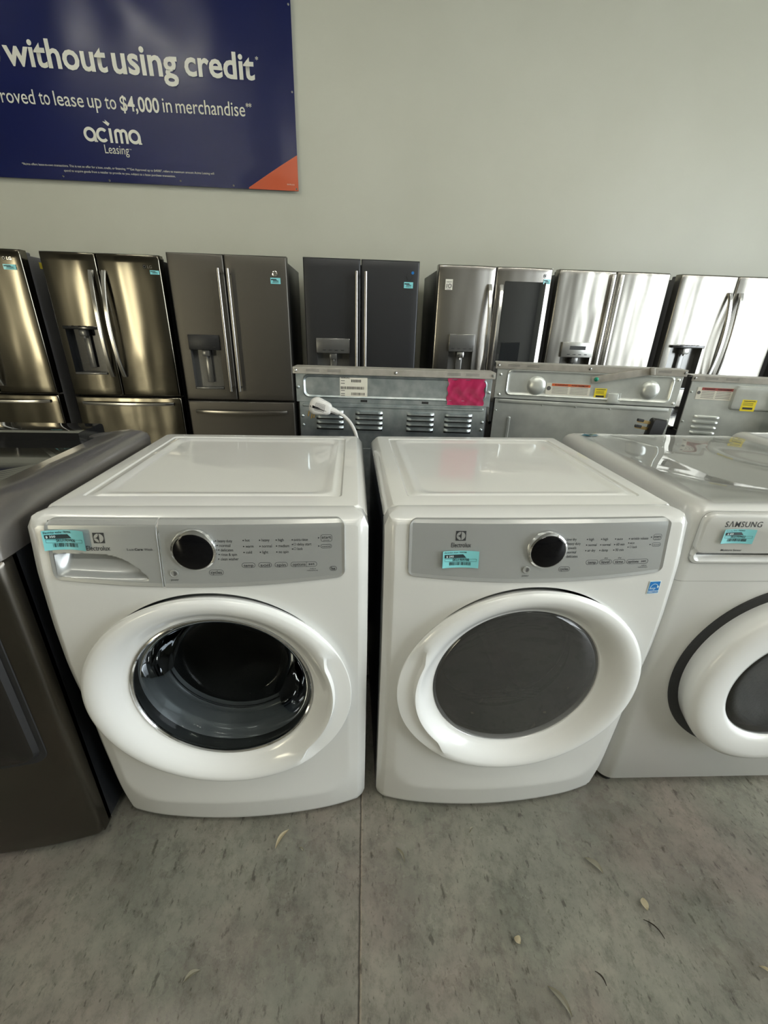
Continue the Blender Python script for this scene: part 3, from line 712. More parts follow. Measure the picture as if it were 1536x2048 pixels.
# ------------------------------------------------------------------ off-white dryer on the right (and its neighbour)
def wide_dryer(loc, rz, label, text_on=True):
    t = thing('clothes_dryer', label, 'dryer', loc, rz)
    W, H, D, R = .345, .968, .70, .045
    Yf = lambda x, z: -.02-.006*(1-(x/W)**2)
    bm = B()
    prof = lambda z, y0, y1: None
    # body: rounded in plan (front corners), lofted up and over
    def ring(z, ins, y0): return [(x, y, z) for x, y in rr_pts(-W+ins, W-ins, y0+ins, D-ins*.3, (R-ins*.5, R-ins*.5, .01, .01), 8)]
    loops(bm, [ring(.02, .012, -.02), ring(.035, .0, -.02), ring(.75, 0, -.02), ring(H-.045, 0, -.02), ring(H-.03, .002, -.02), ring(H-.014, .009, -.02), ring(H-.005, .019, -.02), ring(H, .034, -.02), ring(H, .060, -.02), ring(H-.003, .066, -.02)], True, True)
    obj('cabinet', bm, 'samsungwhite', t, smooth=50)
    for s in (-.3, .3):
        for yy in (.02, .6): bm = B(); cyl(bm, (s, yy, 0), (s, yy, .022), .02, n=12); obj('foot', bm, 'black', t)
    bm = B(); rs = [(x, y) for x, y in rr_pts(-W-.0003, W+.0003, -.0203, .60, (R, R, .01, .01), 8)]; loops(bm, [[(x, y, .7658) for x, y in rs], [(x, y, .7668) for x, y in rs]]); obj('seam_line', bm, 'seamgrey', t, smooth=0)
    # nose carrying the name and the console, overhanging a finger ledge
    bm = B(); nestedv(bm, [(-.312, .312, .865, .955, .02, .01), (-.314, .314, .850, .952, .022, -.026), (-.312, .312, .851, .950, .022, -.030), (-.306, .306, .856, .945, .02, -.0325)])
    obj('console', bm, 'samsungwhite', t, smooth=40)
    bm = B(); nestedv(bm, [(-.312, -.06, .822, .87, .022, -.015), (-.314, -.058, .820, .856, .02, -.0245), (-.308, -.064, .826, .856, .018, -.027), (-.300, -.07, .834, .856, .014, -.022)]); obj('finger_ledge', bm, 'samsungwhite', t, smooth=40)
    bm = B(); outline(bm, -.3160, .3160, .8170, .9550, .024, .0010, flat(-.0205)); obj('panel_seam', bm, 'seamgrey', t, smooth=0)
    if text_on:
        bm = B(); Pn = flat(-.0331)
        text(bm, 'SΛMSUNG', -.2640, -.1760, .921, .936, Pn, .006, gap=1.12); text(bm, 'Moisture Sensor', -.252, -.201, .858, .8635, Pn, .01)
        obj('lettering', bm, 'ink', t, smooth=0)
        price_tag(t, -.2640, -.1880, .880, .9165, flat(-.0335), 'Samsung dryer 1909422', '$ 450', 'SKU1909422', bend=.004, seed=9)
    cx, cz = .045, .47
    rr = lambda r, y: [(cx+r*math.cos(a), y, cz+r*math.sin(a)) for a in [2*PI*i/96 for i in range(96)]]
    bm = B(); loops(bm, [rr(.288, -.019), rr(.286, -.0255), rr(.26, -.0258)]); obj('door_recess', bm, 'black', t)
    bm = B(); loops(bm, [rr(.262, -.024), rr(.268, -.05), rr(.271, -.072), rr(.266, -.084), rr(.252, -.0915), rr(.235, -.094), rr(.190, -.0925), rr(.178, -.088), rr(.174, -.082), rr(.172, -.074)])
    d = obj('door', bm, 'whiteplastic', t, smooth=40)
    bm = B(); loops(bm, [rr(.173, -.078), rr(.168, -.080), rr(.14, -.078), rr(.10, -.072), rr(.05, -.068), rr(.01, -.067)], close_last=True); obj('door_window', bm, 'samglass', d, smooth=60)
    bm = B(); loops(bm, [rr(.174, -.05), rr(.16, -.040), rr(.13, -.034), rr(.06, -.030), rr(.01, -.03)], close_last=True); obj('inner_bowl', bm, 'drum', d, smooth=60)
    return t
wide_dryer((1.112, .872, 0), math.radians(-1.2), 'off-white dryer with plastic film on top, right of the silver-panel pair')
wide_dryer((1.835, .93, 0), math.radians(-2), 'white dryer at the far right whose rounded top corner just shows', False)
# clear film wrinkled over the dryer top
bm = B(); nx, ny = 70, 60; rnd = random.Random(4)
amp = [(rnd.uniform(6, 22), rnd.uniform(-20, 20), rnd.uniform(0, 6), rnd.uniform(.0006, .0022)) for _ in range(9)]
def film(x, y):
    z = sum(a*math.sin(kx*x+ky*y+p) for kx, ky, p, a in amp); s = abs(math.sin(7*x+3*y+2*math.sin(5*y)))
    return .974+.6*z+.005*(1-s)**6
V = [[bm.verts.new((-.285+.60*i/nx, -.005+.665*j/ny, film(-.285+.60*i/nx, .665*j/ny))) for j in range(ny+1)] for i in range(nx+1)]
for i in range(nx):
    for j in range(ny): bm.faces.new((V[i][j], V[i+1][j], V[i+1][j+1], V[i][j+1]))
o = obj('plastic_film', bm, 'film', smooth=180, loc=(1.112, .872, 0), rotz=math.radians(-1.2)); tag(o, 'crinkled clear plastic film lying on the top of the off-white dryer', 'plastic film')
bm = B()
pts = [(.030*math.cos(a)*(1+.2*math.sin(3*a)), .012*math.sin(a)*(1+.3*math.cos(2*a))) for a in [2*PI*i/20 for i in range(20)]]
loops(bm, [[(x, y, 0) for x, y in pts], [(x*.7, y*.7, .004) for x, y in pts], [(x*.25, y*.3, .006) for x, y in pts]], True, True)
o = obj('plastic_scrap', bm, 'bluescrap', loc=(.872, 1.535, .968)); tag(o, 'small scrap of blue plastic at the back corner of the dryer top', 'scrap')

# ------------------------------------------------------------------ graphite machine on the left
def graphite_dryer():
    t = thing('clothes_dryer', 'dark graphite dryer with black glass top, left of the white washer', 'dryer', (-1.036, .775, 0), 0.0)
    W, D = .343, .70
    Yf = lambda x, z: -.012-.045*(1-(x/W)**2)
    bm = B(); box(bm, -W, W, .02, D, .03, .885, .004, 1); obj('cabinet', bm, 'side_black', t)
    bm = B(); shell(bm, -W, W, .025, .882, Yf, .014, .035); obj('front_panel', bm, 'graph', t, smooth=40)
    bm = B(); Yd = lambda x, z: Yf(x, z)
    def dring(dx, dz, r, dy): return [(x, Yf(x, z)+dy, z) for x, z in dense(rr_pts(-.300+dx, .300-dx, .345+dz, .80-dz, r, 8))]
    def dense(o):
        out = []
        for i in range(len(o)):
            p, q = o[i], o[(i+1) % len(o)]; k = 20 if i % 9 == 8 else 1; out += [(p[0]+(q[0]-p[0])*j/k, p[1]+(q[1]-p[1])*j/k) for j in range(k)]
        return out
    loops(bm, [dring(0, 0, .03, -.0005), dring(.001, .001, .03, -.003), dring(.012, .012, .03, -.002), dring(.018, .018, .026, -.012)], mi=0)
    loops(bm, [dring(.018, .018, .026, -.012), dring(.024, .024, .024, -.017), dring(.10, .10, .02, -.018)], mi=1)
    bm2 = bm
    xs = [-.2+.4*i/16 for i in range(17)]
    V = [[bm.verts.new((x, Yf(x, z)-.018, z)) for z in (.445, .70)] for x in xs]
    for i in range(16): bm.faces.new((V[i][0], V[i+1][0], V[i+1][1], V[i][1])).material_index = 1
    d = obj('door', bm, ['black', 'graphdoor'], t, smooth=40)
    bm = B(); box(bm, -.02, .20, -.0775, -.070, .462, .468, .002, 1); obj('door_handle', bm, 'black', d)
    # top frame rising to the back around smoked glass
    za = lambda x, y: .034*sstep(-.06, .14, y)+.012*sstep(.1, .7, y)*sstep(.20, .30, abs(x))
    bm = B()
    fr = lambda ins, r, z: [(x, y-(.040*(1-(x/W)**2) if y < .05 else 0), z+za(x, y)*(0 if z < .90 else 1)) for x, y in dense(rr_pts(-W-.002+ins, W+.002-ins, -.014+ins, D-ins, r, 8))]
    loops(bm, [fr(.006, .02, .880), fr(0, .02, .884), fr(0, .02, .915), fr(.004, .02, .928), fr(.014, .025, .938), fr(.030, .03, .944), fr(.105, .02, .950), fr(.110, .02, .946)])
    obj('top_frame', bm, 'graphframe', t, smooth=50)
    bm = B(); r = fr(.109, .02, .947); bm.faces.new([bm.verts.new(p) for p in r]); bmesh.ops.triangulate(bm, faces=bm.faces[:])
    obj('glass_top', bm, 'lidglass', t, smooth=0)
    bm = B()
    pr = [(.545, .93), (.545, 1.005), (.56, 1.006), (.665, 1.008), (.675, 1.005), (.68, .998), (.68, .93)]
    loops(bm, [[(-.262, y, z) for y, z in pr], [(.205, y, z) for y, z in pr]], True, True); obj('console', bm, 'lidglass', t, smooth=30)
    bm = B(); rect(bm, 0, 0, 0, 0, flat(0)) if False else ngon(bm, [(.3436, .105, .845), (.3436, .160, .845), (.3436, .160, .885), (.3436, .105, .885)])
    for k in range(4): ngon(bm, [(.3439, .118+k*.009, .852), (.3439, .122+k*.009, .852), (.3439, .122+k*.009, .872), (.3439, .118+k*.009, .872)], 1)
    obj('side_label', bm, ['paper', 'ink'], t, smooth=0)
    for s in (-.29, .29):
        for yy in (.06, .6): bm = B(); cyl(bm, (s, yy, 0), (s, yy, .03), .02, n=12); obj('foot', bm, 'black', t)
M['side_black'] = mat('black_side_panel', (.010, .011, .013), .35)
M['graphdoor'] = mat('dark_graphite_door', (.045, .042, .038), .32, .8)
graphite_dryer()

# ------------------------------------------------------------------ ranges seen from behind
def screw(bm, x, z, y=-.002, r=.006, mi=0):
    loops(bm, [[(x+q*math.cos(2*PI*i/12), y-h, z+q*math.sin(2*PI*i/12)) for i in range(12)] for q, h in ((r, 0), (r, .002), (r*.5, .0045), (r*.1, .005))], close_last=True, mi=mi)
def louvers(parent, cols, zs, w, mat_):
    for x in cols:
        bm = B()
        for z in zs:
            n = 10; top = [(x-w/2+w*i/n, -.0015, z+.007) for i in range(n+1)]
            mid = [(x-w/2+w*i/n, -.0015-.010*math.sin(PI*min(1, max(0, min(i, n-i)/1.2)/1)*.5), z+.002) for i in range(n+1)]
            low = [(p[0], p[1], z-.004) for p in mid]; inn = [(p[0], .004, z-.004) for p in mid]
            loops(bm, [top, mid, low, inn], wrap=False)
            ngon(bm, [(x-w/2, -.0018, z-.011), (x+w/2, -.0018, z-.011), (x+w/2, -.0018, z-.0035), (x-w/2, -.0018, z-.0035)], 1)
        obj('vent_louvers', bm, [mat_, 'black'], parent, smooth=50)
def range_body(t, H, m_panel, inset=.012):
    W = .38
    bm = B(); box(bm, -W+inset, W-inset, .004, .64, .05, .915, .004, 1); obj('oven_body', bm, 'black', t)
    bm = B(); box(bm, -W+inset, W-inset, .004, .075, .915, H-.01, .004, 1); obj('backguard', bm, 'black', t)
    bm = B(); box(bm, -W, W, .07, .66, .905, .92, .004, 1); o = obj('cooktop', bm, 'blackgloss', t)
    for (x, y, r) in ((-.19, .22, .10), (.19, .22, .08), (-.19, .48, .08), (.19, .48, .11)):
        b2 = B(); loops(b2, [[(x+q*math.cos(2*PI*i/32), y, .9205) if False else (x+q*math.cos(2*PI*i/32), y+q*math.sin(2*PI*i/32), .9206) for i in range(32)] for q in (r, r-.004)]); obj('burner_ring', b2, 'inksoft', o, smooth=0)
    bm = B(); box(bm, -W+.02, W-.02, .64, .67, .20, .80, .01, 2); o = obj('oven_door', bm, 'ss', t)
    bm = B(); tube(bm, [(-.30, .67, .74), (-.30, .71, .74), (.30, .71, .74), (.30, .67, .74)], .011); obj('door_handle', bm, 'ss_handle', o)
    for s in (-.32, .32):
        for yy in (.06, .58): bm = B(); cyl(bm, (s, yy, 0), (s, yy, .05), .016, n=10); obj('foot', bm, 'black', t)
def strip_cap(t, H, hh=.024, lip=.006, marks=True, notch=True):
    bm = B(); box(bm, -.381, .381, -.008, .080, H-.004, H, .0015, 1); box(bm, -.381, .381, -.009, -.0045, H-hh, H-.0005, .0012, 1)
    for x in (-.369, .006, .371): screw(bm, x, H-.011, -.009, .0055, 1)
    for x0 in ((-.33, -.25, .20, .27) if marks else (-.25, .05, .3)):
        for k in range(2): box(bm, x0, x0+.05, -.0093, -.009, H-.009-k*.005, H-.0075-k*.005, 0, mi=2)
    obj('top_trim', bm, ['strip', 'chrome', 'inksoft'], t, smooth=30)
# range 1
def range_one():
    H = 1.173
    t = thing('kitchen_range', 'kitchen range turned backwards with louvred grey back and pink film square', 'stove', (.14, 1.685, 0), math.radians(-4.1))
    range_body(t, H, 'galv')
    bm = B(); Yp = lambda x, z: 0.
    box(bm, -.372, .372, -.003, .004, 1.045, H-.02, .001, 1)
    nestedv(bm, [(-.345, .355, 1.062, 1.148, .022, -.003), (-.341, .351, 1.066, 1.144, .02, -.009), (-.335, .345, 1.072, 1.138, .018, -.004), (-.330, .340, 1.077, 1.133, .016, -.0042)])
    for x in (-.112, .124): box(bm, x-.013, x+.013, -.0045, -.003, 1.050, 1.058, .0005, 1, 1)
    for (x, z) in ((-.364, 1.10), (.364, 1.10)): screw(bm, x, z, -.003)
    obj('upper_back_panel', bm, ['galv', 'black'], t, smooth=30)
    bm = B(); box(bm, -.362, .362, -.001, .004, .10, 1.045, .001, 1)
    nestedv(bm, [(-.350, .352, 1.027, 1.039, .005, -.001), (-.347, .349, 1.030, 1.036, .003, -.006)])
    for (x, z) in ((-.352, .99), (-.350, .955), (.352, .985), (.350, .955), (.35, .60), (-.35, .60)): screw(bm, x, z, -.001)
    box(bm, -.362, .362, -.002, 0, .862, .866, .0005, 1)
    lp = obj('lower_back_panel', bm, 'galv', t, smooth=30)
    louvers(t, (-.245, -.092, .109, .257), (1.010, .990, .970, .950), .106, 'galv')
    bm = B(); n = 24; rnd = random.Random(2)
    top = [(-.204+.105*i/n, -.0055, 1.144+rnd.uniform(-.001, .001)) for i in range(n+1)]; bot = [(-.204+.105*i/n, -.0055, 1.066+rnd.uniform(-.003, .003)) for i in range(n+1)]
    top[-3:] = [(p[0], p[1], p[2]-.004) for p in top[-3:]]; loops(bm, [top, bot], wrap=False)
    U = flat(-.0062); x = -.198
    for (z, a, b) in ((1.128, -.160, -.125), (1.102, -.200, -.112), (1.080, -.160, -.112)):
        x = a
        while x < b: q = rnd.choice((.0015, .003)); rect(bm, x, x+q, z-.005, z+.005, U, 1); x += q+.0025
    text(bm, 'SERIAL', -.200, -.165, 1.136, 1.140, U, .02, 1)
    for z in (1.128, 1.118, 1.092, 1.080, 1.073): rect(bm, -.200, -.185, z-.001, z+.001, U, 1)
    obj('torn_label', bm, ['paper', 'ink'], t, smooth=0)
    bm = B(); nx, nz = 24, 18; rnd = random.Random(8)
    fy = lambda x, z: -.008-.003*abs(math.sin(55*x+38*z+2*math.sin(30*z)))**3-.002*abs(math.sin(75*x-48*z))**4-.001*math.sin(100*z+3)
    V = [[bm.verts.new((.206+.140*i/nx+(.003*math.sin(j) if i in (0, nx) else 0), fy(.206+.14*i/nx, 1.05+.1*j/nz), 1.050+.098*j/nz)) for j in range(nz+1)] for i in range(nx+1)]
    for i in range(nx):
        for j in range(nz): bm.faces.new((V[i][j], V[i+1][j], V[i+1][j+1], V[i][j+1]))
    o = obj('pink_film', bm, 'pink', t, smooth=60); o['label'] = 'crinkled pink plastic square'
    strip_cap(t, H)
range_one()
def dome(bm, x, z, r, h, y, mi=0):
    R = [[(x+r*c*math.cos(2*PI*i/32), y-h*s, z+r*c*math.sin(2*PI*i/32)) for i in range(32)] for c, s in [(math.cos(a), math.sin(a)) for a in [PI/2*k/8 for k in range(8)]]]
    R.insert(0, [(x+r*1.12*math.cos(2*PI*i/32), y, z+r*1.12*math.sin(2*PI*i/32)) for i in range(32)])
    loops(bm, R, close_last=True, mi=mi)
def warn_label(t, x0, x1, z0, z1, y, red='orange'):
    bm = B(); U = flat(y); U2 = flat(y-.0005); U3 = flat(y-.001); rect(bm, x0, x1, z0, z1, U); w = x1-x0; h = z1-z0
    rect(bm, x0+.12*w, x1-.01*w, z1-.24*h, z1-.02*h, U2, 1)
    text(bm, 'WARNING', x0+.18*w, x0+.48*w, z1-.20*h, z1-.06*h, U3, .02, 2); text(bm, 'AVERTISSEMENT', x0+.56*w, x0+.95*w, z1-.20*h, z1-.06*h, U3, .02, 2)
    for k in range(5):
        z = z1-(.34+.13*k)*h; rect(bm, x0+.14*w, x0+.50*w, z, z+.035*h, U2, 3); rect(bm, x0+.55*w, x0+.95*w, z, z+.035*h, U2, 3)
    disc(bm, x0+.06*w, z0+.55*h, .05*w, U2, 3)
    o = obj('warning_label', bm, ['paper', red, 'ink', 'inksoft'], t, smooth=0)
def yellow_label(t, x0, x1, z0, z1, y):
    bm = B(); rect(bm, x0, x1, z0, z1, flat(y)); U = flat(y-.0005); w = x1-x0; h = z1-z0
    rect(bm, x0+.1*w, x0+.9*w, z1-.14*h, z1-.08*h, U, 1); rect(bm, x0+.15*w, x0+.85*w, z0+.16*h, z0+.34*h, U, 1)
    for k in range(3): rect(bm, x0+.1*w, x0+.8*w, z1-(.28+.1*k)*h, z1-(.25+.1*k)*h, U, 1)
    obj('yellow_label', bm, ['yellow', 'ink'], t, smooth=0)
def range_two():
    H = 1.19
    t = thing('kitchen_range', 'backwards kitchen range with two round domes pressed into its bright back', 'stove', (.9755, 1.848, 0), math.radians(-13.9))
    range_body(t, H, 'galvbright')
    bm = B()
    box(bm, -.372, .372, -.003, .004, 1.040, H-.02, .001, 1)
    nestedv(bm, [(-.330, .345, 1.052, 1.166, .022, -.003), (-.324, .339, 1.058, 1.160, .020, -.010), (-.316, .331, 1.066, 1.152, .018, -.0045), (-.310, .325, 1.072, 1.146, .015, -.0042)])
    dome(bm, -.199, 1.100, .040, .018, -.004); dome(bm, .257, 1.104, .038, .018, -.004)
    for (x, z) in ((-.355, 1.14), (-.352, 1.055), (.357, 1.15), (.360, 1.055)): screw(bm, x, z, -.003)
    obj('upper_back_panel', bm, 'galvbright', t, smooth=30)
    bm = B(); box(bm, -.366, .366, -.001, .004, .10, 1.036, .001, 1)
    box(bm, -.35, .35, -.006, -.001, 1.020, 1.034, .003, 2)
    nestedv(bm, [(-.302, -.288, .80, .96, .006, -.001), (-.299, -.291, .803, .957, .004, -.006)])
    for (x, z) in ((-.357, .985), (.357, .985), (.357, .94), (-.16, 1.018), (-.02, 1.018), (.12, 1.018)): screw(bm, x, z, -.001, .004)
    obj('lower_back_panel', bm, 'galvbright', t, smooth=30)
    warn_label(t, -.157, .024, 1.066, 1.114, -.006)
    yellow_label(t, .043, .091, 1.058, 1.102, -.006)
    bm = B(); box(bm, .098, .140, -.016, -.004, 1.044, 1.084, .003, 2); box(bm, .110, .150, -.006, -.004, 1.044, 1.086, .001, 1); screw(bm, .136, 1.064, -.006, .004); obj('cord_clip', bm, 'galvbright', t)
    strip_cap(t, H, .026)
    # loose mounting bar held by a green screw
    mx = Matrix.Translation((.03, 0, 1.137)) @ Matrix.Rotation(-math.radians(11.5), 4, 'Y')
    bm = B(); box(bm, -.012, .225, -.016, -.012, -.014, .014, .0015, 2, 0, mx); box(bm, .208, .225, -.032, -.014, -.014, .016, .002, 2, 0, mx)
    o = obj('mounting_bar', bm, 'strip', t)
    bm = B(); screw(bm, .036, 1.139, -.016, .009); obj('screw', bm, 'green', o)
range_two()
def range_three():
    H = 1.16
    t = thing('kitchen_range', 'backwards kitchen range at the right edge with a reddish warning label', 'stove', (1.833, 1.775, 0), -.28)
    range_body(t, H, 'galvbright')
    bm = B(); box(bm, -.375, .375, -.003, .004, .10, H-.02, .001, 1)
    nestedv(bm, [(-.205, .36, 1.022, 1.125, .015, -.003), (-.200, .355, 1.027, 1.120, .013, -.016), (-.192, .347, 1.034, 1.113, .010, -.018)])
    for (x, z) in ((-.366, 1.09), (-.366, .96)): screw(bm, x, z, -.003, .005)
    obj('back_panel', bm, 'galvbright', t, smooth=30)
    louvers(t, (-.275,), (.985, .962, .938, .914), .105, 'galvbright')
    warn_label(t, -.345, -.205, 1.060, 1.112, -.0045, 'redprint'); yellow_label(t, -.165, -.110, 1.022, 1.070, -.0185)
    strip_cap(t, H, .024)
    bm = B(); nx, nz = 16, 30
    V = [[bm.verts.new((-.07+.42*i/nx, -.024-.006*abs(math.sin(9*i+.5*j)), .84+.27*j/nz)) for j in range(nz+1)] for i in range(nx+1)]
    for i in range(nx):
        for j in range(nz): bm.faces.new((V[i][j], V[i+1][j], V[i+1][j+1], V[i][j+1]))
    obj('clear_sleeve', bm, 'film', t, smooth=60)
M['redprint'] = mat('faded_red_print', (.35, .07, .06), .5)
range_three()

# power cords
t = thing('power_cord', 'white power cord with a grey angled plug standing up before the pink-square range', 'power cord', (0, 0, 0))
bm = B(); rings = []
mx = Matrix.Translation((-.128, 1.600, 1.044)) @ Matrix.Rotation(math.radians(14), 4, 'Y')
for (ins, y) in ((.004, .014), (0, .008), (0, -.008), (.004, -.014), (.012, -.017)):
    ring = []
    for x, z in rr_pts(-.044+ins, .036-ins, -.032+ins, .032-ins, (.022, .012, .012, .028), 6):
        k = 1-.38*max(0, x+.005)/.036; ring.append(mx @ Vector((x, y, z*k)))
    rings.append(ring)
loops(bm, rings, True, True)
plug = obj('plug_body', bm, 'cord', t, smooth=50)
bm = B()
for k, (dx, dz) in enumerate(((-.040, -.030), (-.028, -.036), (-.020, -.033))): box(bm, dx-.003, dx+.003, -.006+k*.004, .0+k*.004, dz-.014, dz+.006, .001, 1, 0, mx)
obj('prong', bm, 'brass', plug)
bm = B(); U = flat(-.0175); t2 = bmesh.new(); outline(t2, -.022, .012, -.014, .014, .002, .0012, U)
for k in range(5): rect(t2, -.019, .009, -.010+k*.0045, -.0085+k*.0045, U)
merge(bm, t2, 0, mx); obj('moulded_text', bm, 'inksoft', plug, smooth=0)
bm = B(); tube(bm, [mx @ Vector((.034, 0, 0)), mx @ Vector((.052, 0, -.002)), mx @ Vector((.066, 0, -.006))], [.012, .010, .008]); obj('strain_relief', bm, 'cord', t)
bm = B(); tube(bm, spline([(-.066, 1.600, 1.026), (-.046, 1.598, 1.012), (-.020, 1.590, .985), (.000, 1.575, .940), (.010, 1.560, .86), (.0, 1.555, .6), (-.04, 1.555, .25), (-.09, 1.56, .02)], 8), .0065); obj('cord', bm, 'cord', t)
t = thing('power_cord', 'black power cord with a flat three-blade plug before the domed range', 'power cord', (0, 0, 0))
bm = B(); mx = Matrix.Translation((1.205, 1.66, .968)) @ Matrix.Rotation(math.radians(9), 4, 'Y')
nest = [(-.030+i_, .034-i_, -.060+i_, .042-i_, .012, y_) for i_, y_ in ((.004, .016), (0, .010), (0, -.010), (.004, -.016))]
t2 = bmesh.new(); nestedv(t2, nest, cap_first=True); merge(bm, t2, 0, mx); plug = obj('plug_body', bm, 'black', t)
bm = B()
for dz, c in ((.020, 0), (-.004, 1)): box(bm, -.085, -.030, -.003, .003, dz-.006, dz+.006, .001, 1, 0, mx)
obj('prong', bm, 'brass', plug)
bm = B()
for dz in (.020, -.004): box(bm, -.088, -.060, -.005, .005, dz-.002, dz+.009, .002, 1, 0, mx)
obj('prong_sleeve', bm, 'black', plug)
bm = B(); tube(bm, spline([(1.215, 1.66, .915), (1.222, 1.655, .85), (1.225, 1.65, .5), (1.21, 1.64, .02)], 6), .010); obj('cord', bm, 'black', t)

# ------------------------------------------------------------------ refrigerators
def fridge(label, x0, x1, y, H, seam, finish, side, handles, disp=None, zb=.70, bow=.012, tagpos=None, badge=None, window=False, drawer_h=.65, rot=0., extra=None, tag_seed=1, handle_mat='ss_handle', hz=(.87, 1.64), zd0=.07):
    cx = (x0+x1)/2; W = (x1-x0)/2; s = seam-cx
    t = thing('refrigerator', label, 'refrigerator', (cx, y, 0), rot)
    bm = B(); box(bm, -W+.004, W-.004, .085, .80, .03, H-.03, .006, 2); obj('cabinet', bm, side, t)
    for sx in (-1, 1):
        bm = B(); box(bm, sx*(W-.05)-.03, sx*(W-.05)+.03, .02, .15, H-.03, H-.006, .005, 2); obj('hinge_cover', bm, 'fr_side_grey', t)
    def Yd(a, b):
        return lambda x, z: -bow*(1-((x-(a+b)/2)/((b-a)/2))**2)
    doors = []
    for k, (a, b) in enumerate(((-W, s-.003), (s+.003, W))):
        Y = Yd(a, b); hole = None
        if k == 0 and disp: hole = (disp['x0']-cx, disp['x1']-cx, disp['z0'], disp['z1'])
        bm = B(); shell(bm, a, b, zb+.006, H, Y, .012, .075, hole, .07, .045, 0, 1)
        d = obj('door', bm, [finish, 'disp_grey' if not disp or not disp.get('dark') else 'disp_dark'], t, smooth=40); doors.append((d, Y))
        # handle
        hx = (s-.036) if k == 0 else (s+.036); z0, z1 = hz; yb = Y(hx, 1.2)
        bm = B()
        if handles == 'straight':
            tube(bm, [(hx, yb-.050, z0), (hx, yb-.050, z1)], .0135, 14)
            for zz in (z0+.03, z1-.03): cyl(bm, (hx, yb+.004, zz), (hx, yb-.046, zz), .009, n=12)
        elif handles == 'bow':
            n = 24; rings = []
            for i in range(n+1):
                u = i/n; zz = z0+(z1-z0)*u; arch = math.sin(PI*u); yy = yb-.010-.062*arch**.7; hw = .017-.003*arch; th = .010
                sx = (1 if k else -1)*.012*(1-arch)
                rings.append([(hx+sx+px_, yy+py_, zz) for px_, py_ in ((-hw, -.3*th), (-hw*.7, -th), (hw*.7, -th), (hw, -.3*th), (hw, th), (-hw, th))])
            loops(bm, rings, True, True)
        elif handles == 'edge':
            e0, e1 = (s-.052, s-.016) if k == 0 else (s+.016, s+.052)
            box(bm, e0, e1, yb-.030, yb+.006, zb+.04, H-.02, .010, 3)
        obj('handle', bm, handle_mat, d, smooth=50)
        if k == 0 and disp:
            hx0, hx1, hz0, hz1 = hole; ph = disp.get('panel', .11); yc = Y((hx0+hx1)/2, 1.1); xm = (hx0+hx1)/2
            bm = B(); box(bm, hx0-.004, hx1+.004, yc-.016, yc+.02, hz1-ph, hz1+.004, .004, 2)
            if disp.get('display'): box(bm, xm-.07, xm+.07, yc-.017, yc-.015, hz1-.055, hz1-.025, .001, 1, 1)
            for q in range(4): box(bm, xm-.085+q*.05, xm-.060+q*.05, yc-.0168, yc-.0158, hz1-ph+.02, hz1-ph+.026, 0, 1, 1)
            obj('dispenser_panel', bm, [disp.get('pm', 'disp_grey'), 'black'], d)
            bm = B(); box(bm, xm-.030, xm+.030, yc+.0, yc+.05, hz1-ph-.050, hz1-ph, .008, 2); cyl(bm, (xm, yc+.02, hz1-ph-.065), (xm, yc+.02, hz1-ph-.04), .010, n=12); obj('dispenser_nozzle', bm, disp.get('nm', 'disp_grey'), d)
            bm = B(); box(bm, xm-.026, xm+.026, yc+.045, yc+.055, hz0+.05, hz1-ph-.04, .006, 2); obj('dispenser_paddle', bm, 'disp_grey', d)
            bm = B(); box(bm, hx0+.004, hx1-.004, yc-.006, yc+.066, hz0, hz0+.016, .004, 2); obj('drip_tray', bm, 'disp_grey', d)
    d, Y = doors[1]
    if window:
        a, b = window[0]-cx, window[1]-cx
        bm = B(); r1 = rr_pts(a, b, window[2], window[3], .012, 4)
        for (i0, y0_, i1, y1_) in ((0, -.0005, .002, -.004),): loops(bm, [[(x, Y(x, z)-.0005, z) for x, z in rr_pts(a, b, window[2], window[3], .012, 4)], [(x, Y(x, z)-.004, z) for x, z in rr_pts(a+.002, b-.002, window[2]+.002, window[3]-.002, .011, 4)]])
        V = [[bm.verts.new((x, Y(x, z)-.004, z)) for z in (window[2]+.002, window[3]-.002)] for x in [a+.002+(b-a-.004)*i/16 for i in range(17)]]
        for i in range(16): bm.faces.new((V[i][0], V[i+1][0], V[i+1][1], V[i][1]))
        obj('door_glass', bm, 'mirrorglass', d, smooth=50)
    if badge:
        bx, bz, kind = badge; bx -= cx; bm = B(); Yb = lambda x, z: Y(x, z)-.0015
        if kind == 'lg':
            disc(bm, bx, bz, .014, Yb, 0, 20); outline(bm, bx-.010, bx+.010, bz-.010, bz+.010, .0098, .0018, lambda x, z: Y(x, z)-.002, 1); text(bm, 'LG', bx+.02, bx+.052, bz-.010, bz+.010, Yb, .01, 1)
            obj('badge', bm, ['disp_dark', 'ss_handle'], d, smooth=0)
        elif kind == 'ring':
            loops(bm, [[(bx+r*math.cos(2*PI*i/24), Y(bx, bz)-h, bz+r*math.sin(2*PI*i/24)) for i in range(24)] for r, h in ((.020, 0), (.020, .005), (.015, .006), (.014, .003), (.001, .003))], close_last=True)
            obj('badge', bm, 'ss_handle', d)
        elif kind == 'darkring':
            loops(bm, [[(bx+r*math.cos(2*PI*i/24), Y(bx, bz)-h, bz+r*math.sin(2*PI*i/24)) for i in range(24)] for r, h in ((.018, 0), (.018, .004), (.001, .004))], close_last=True)
            obj('badge', bm, 'fr_side', d); b3 = B(); x3, z3 = bx+.028, bz+.028
            loops(b3, [[(x3+r*math.cos(2*PI*i/16), Y(bx, bz)-h, z3+r*math.sin(2*PI*i/16)) for i in range(16)] for r, h in ((.011, .0005), (.011, .0012), (.001, .0012))], close_last=True); obj('blue_dot', b3, 'blue', d)
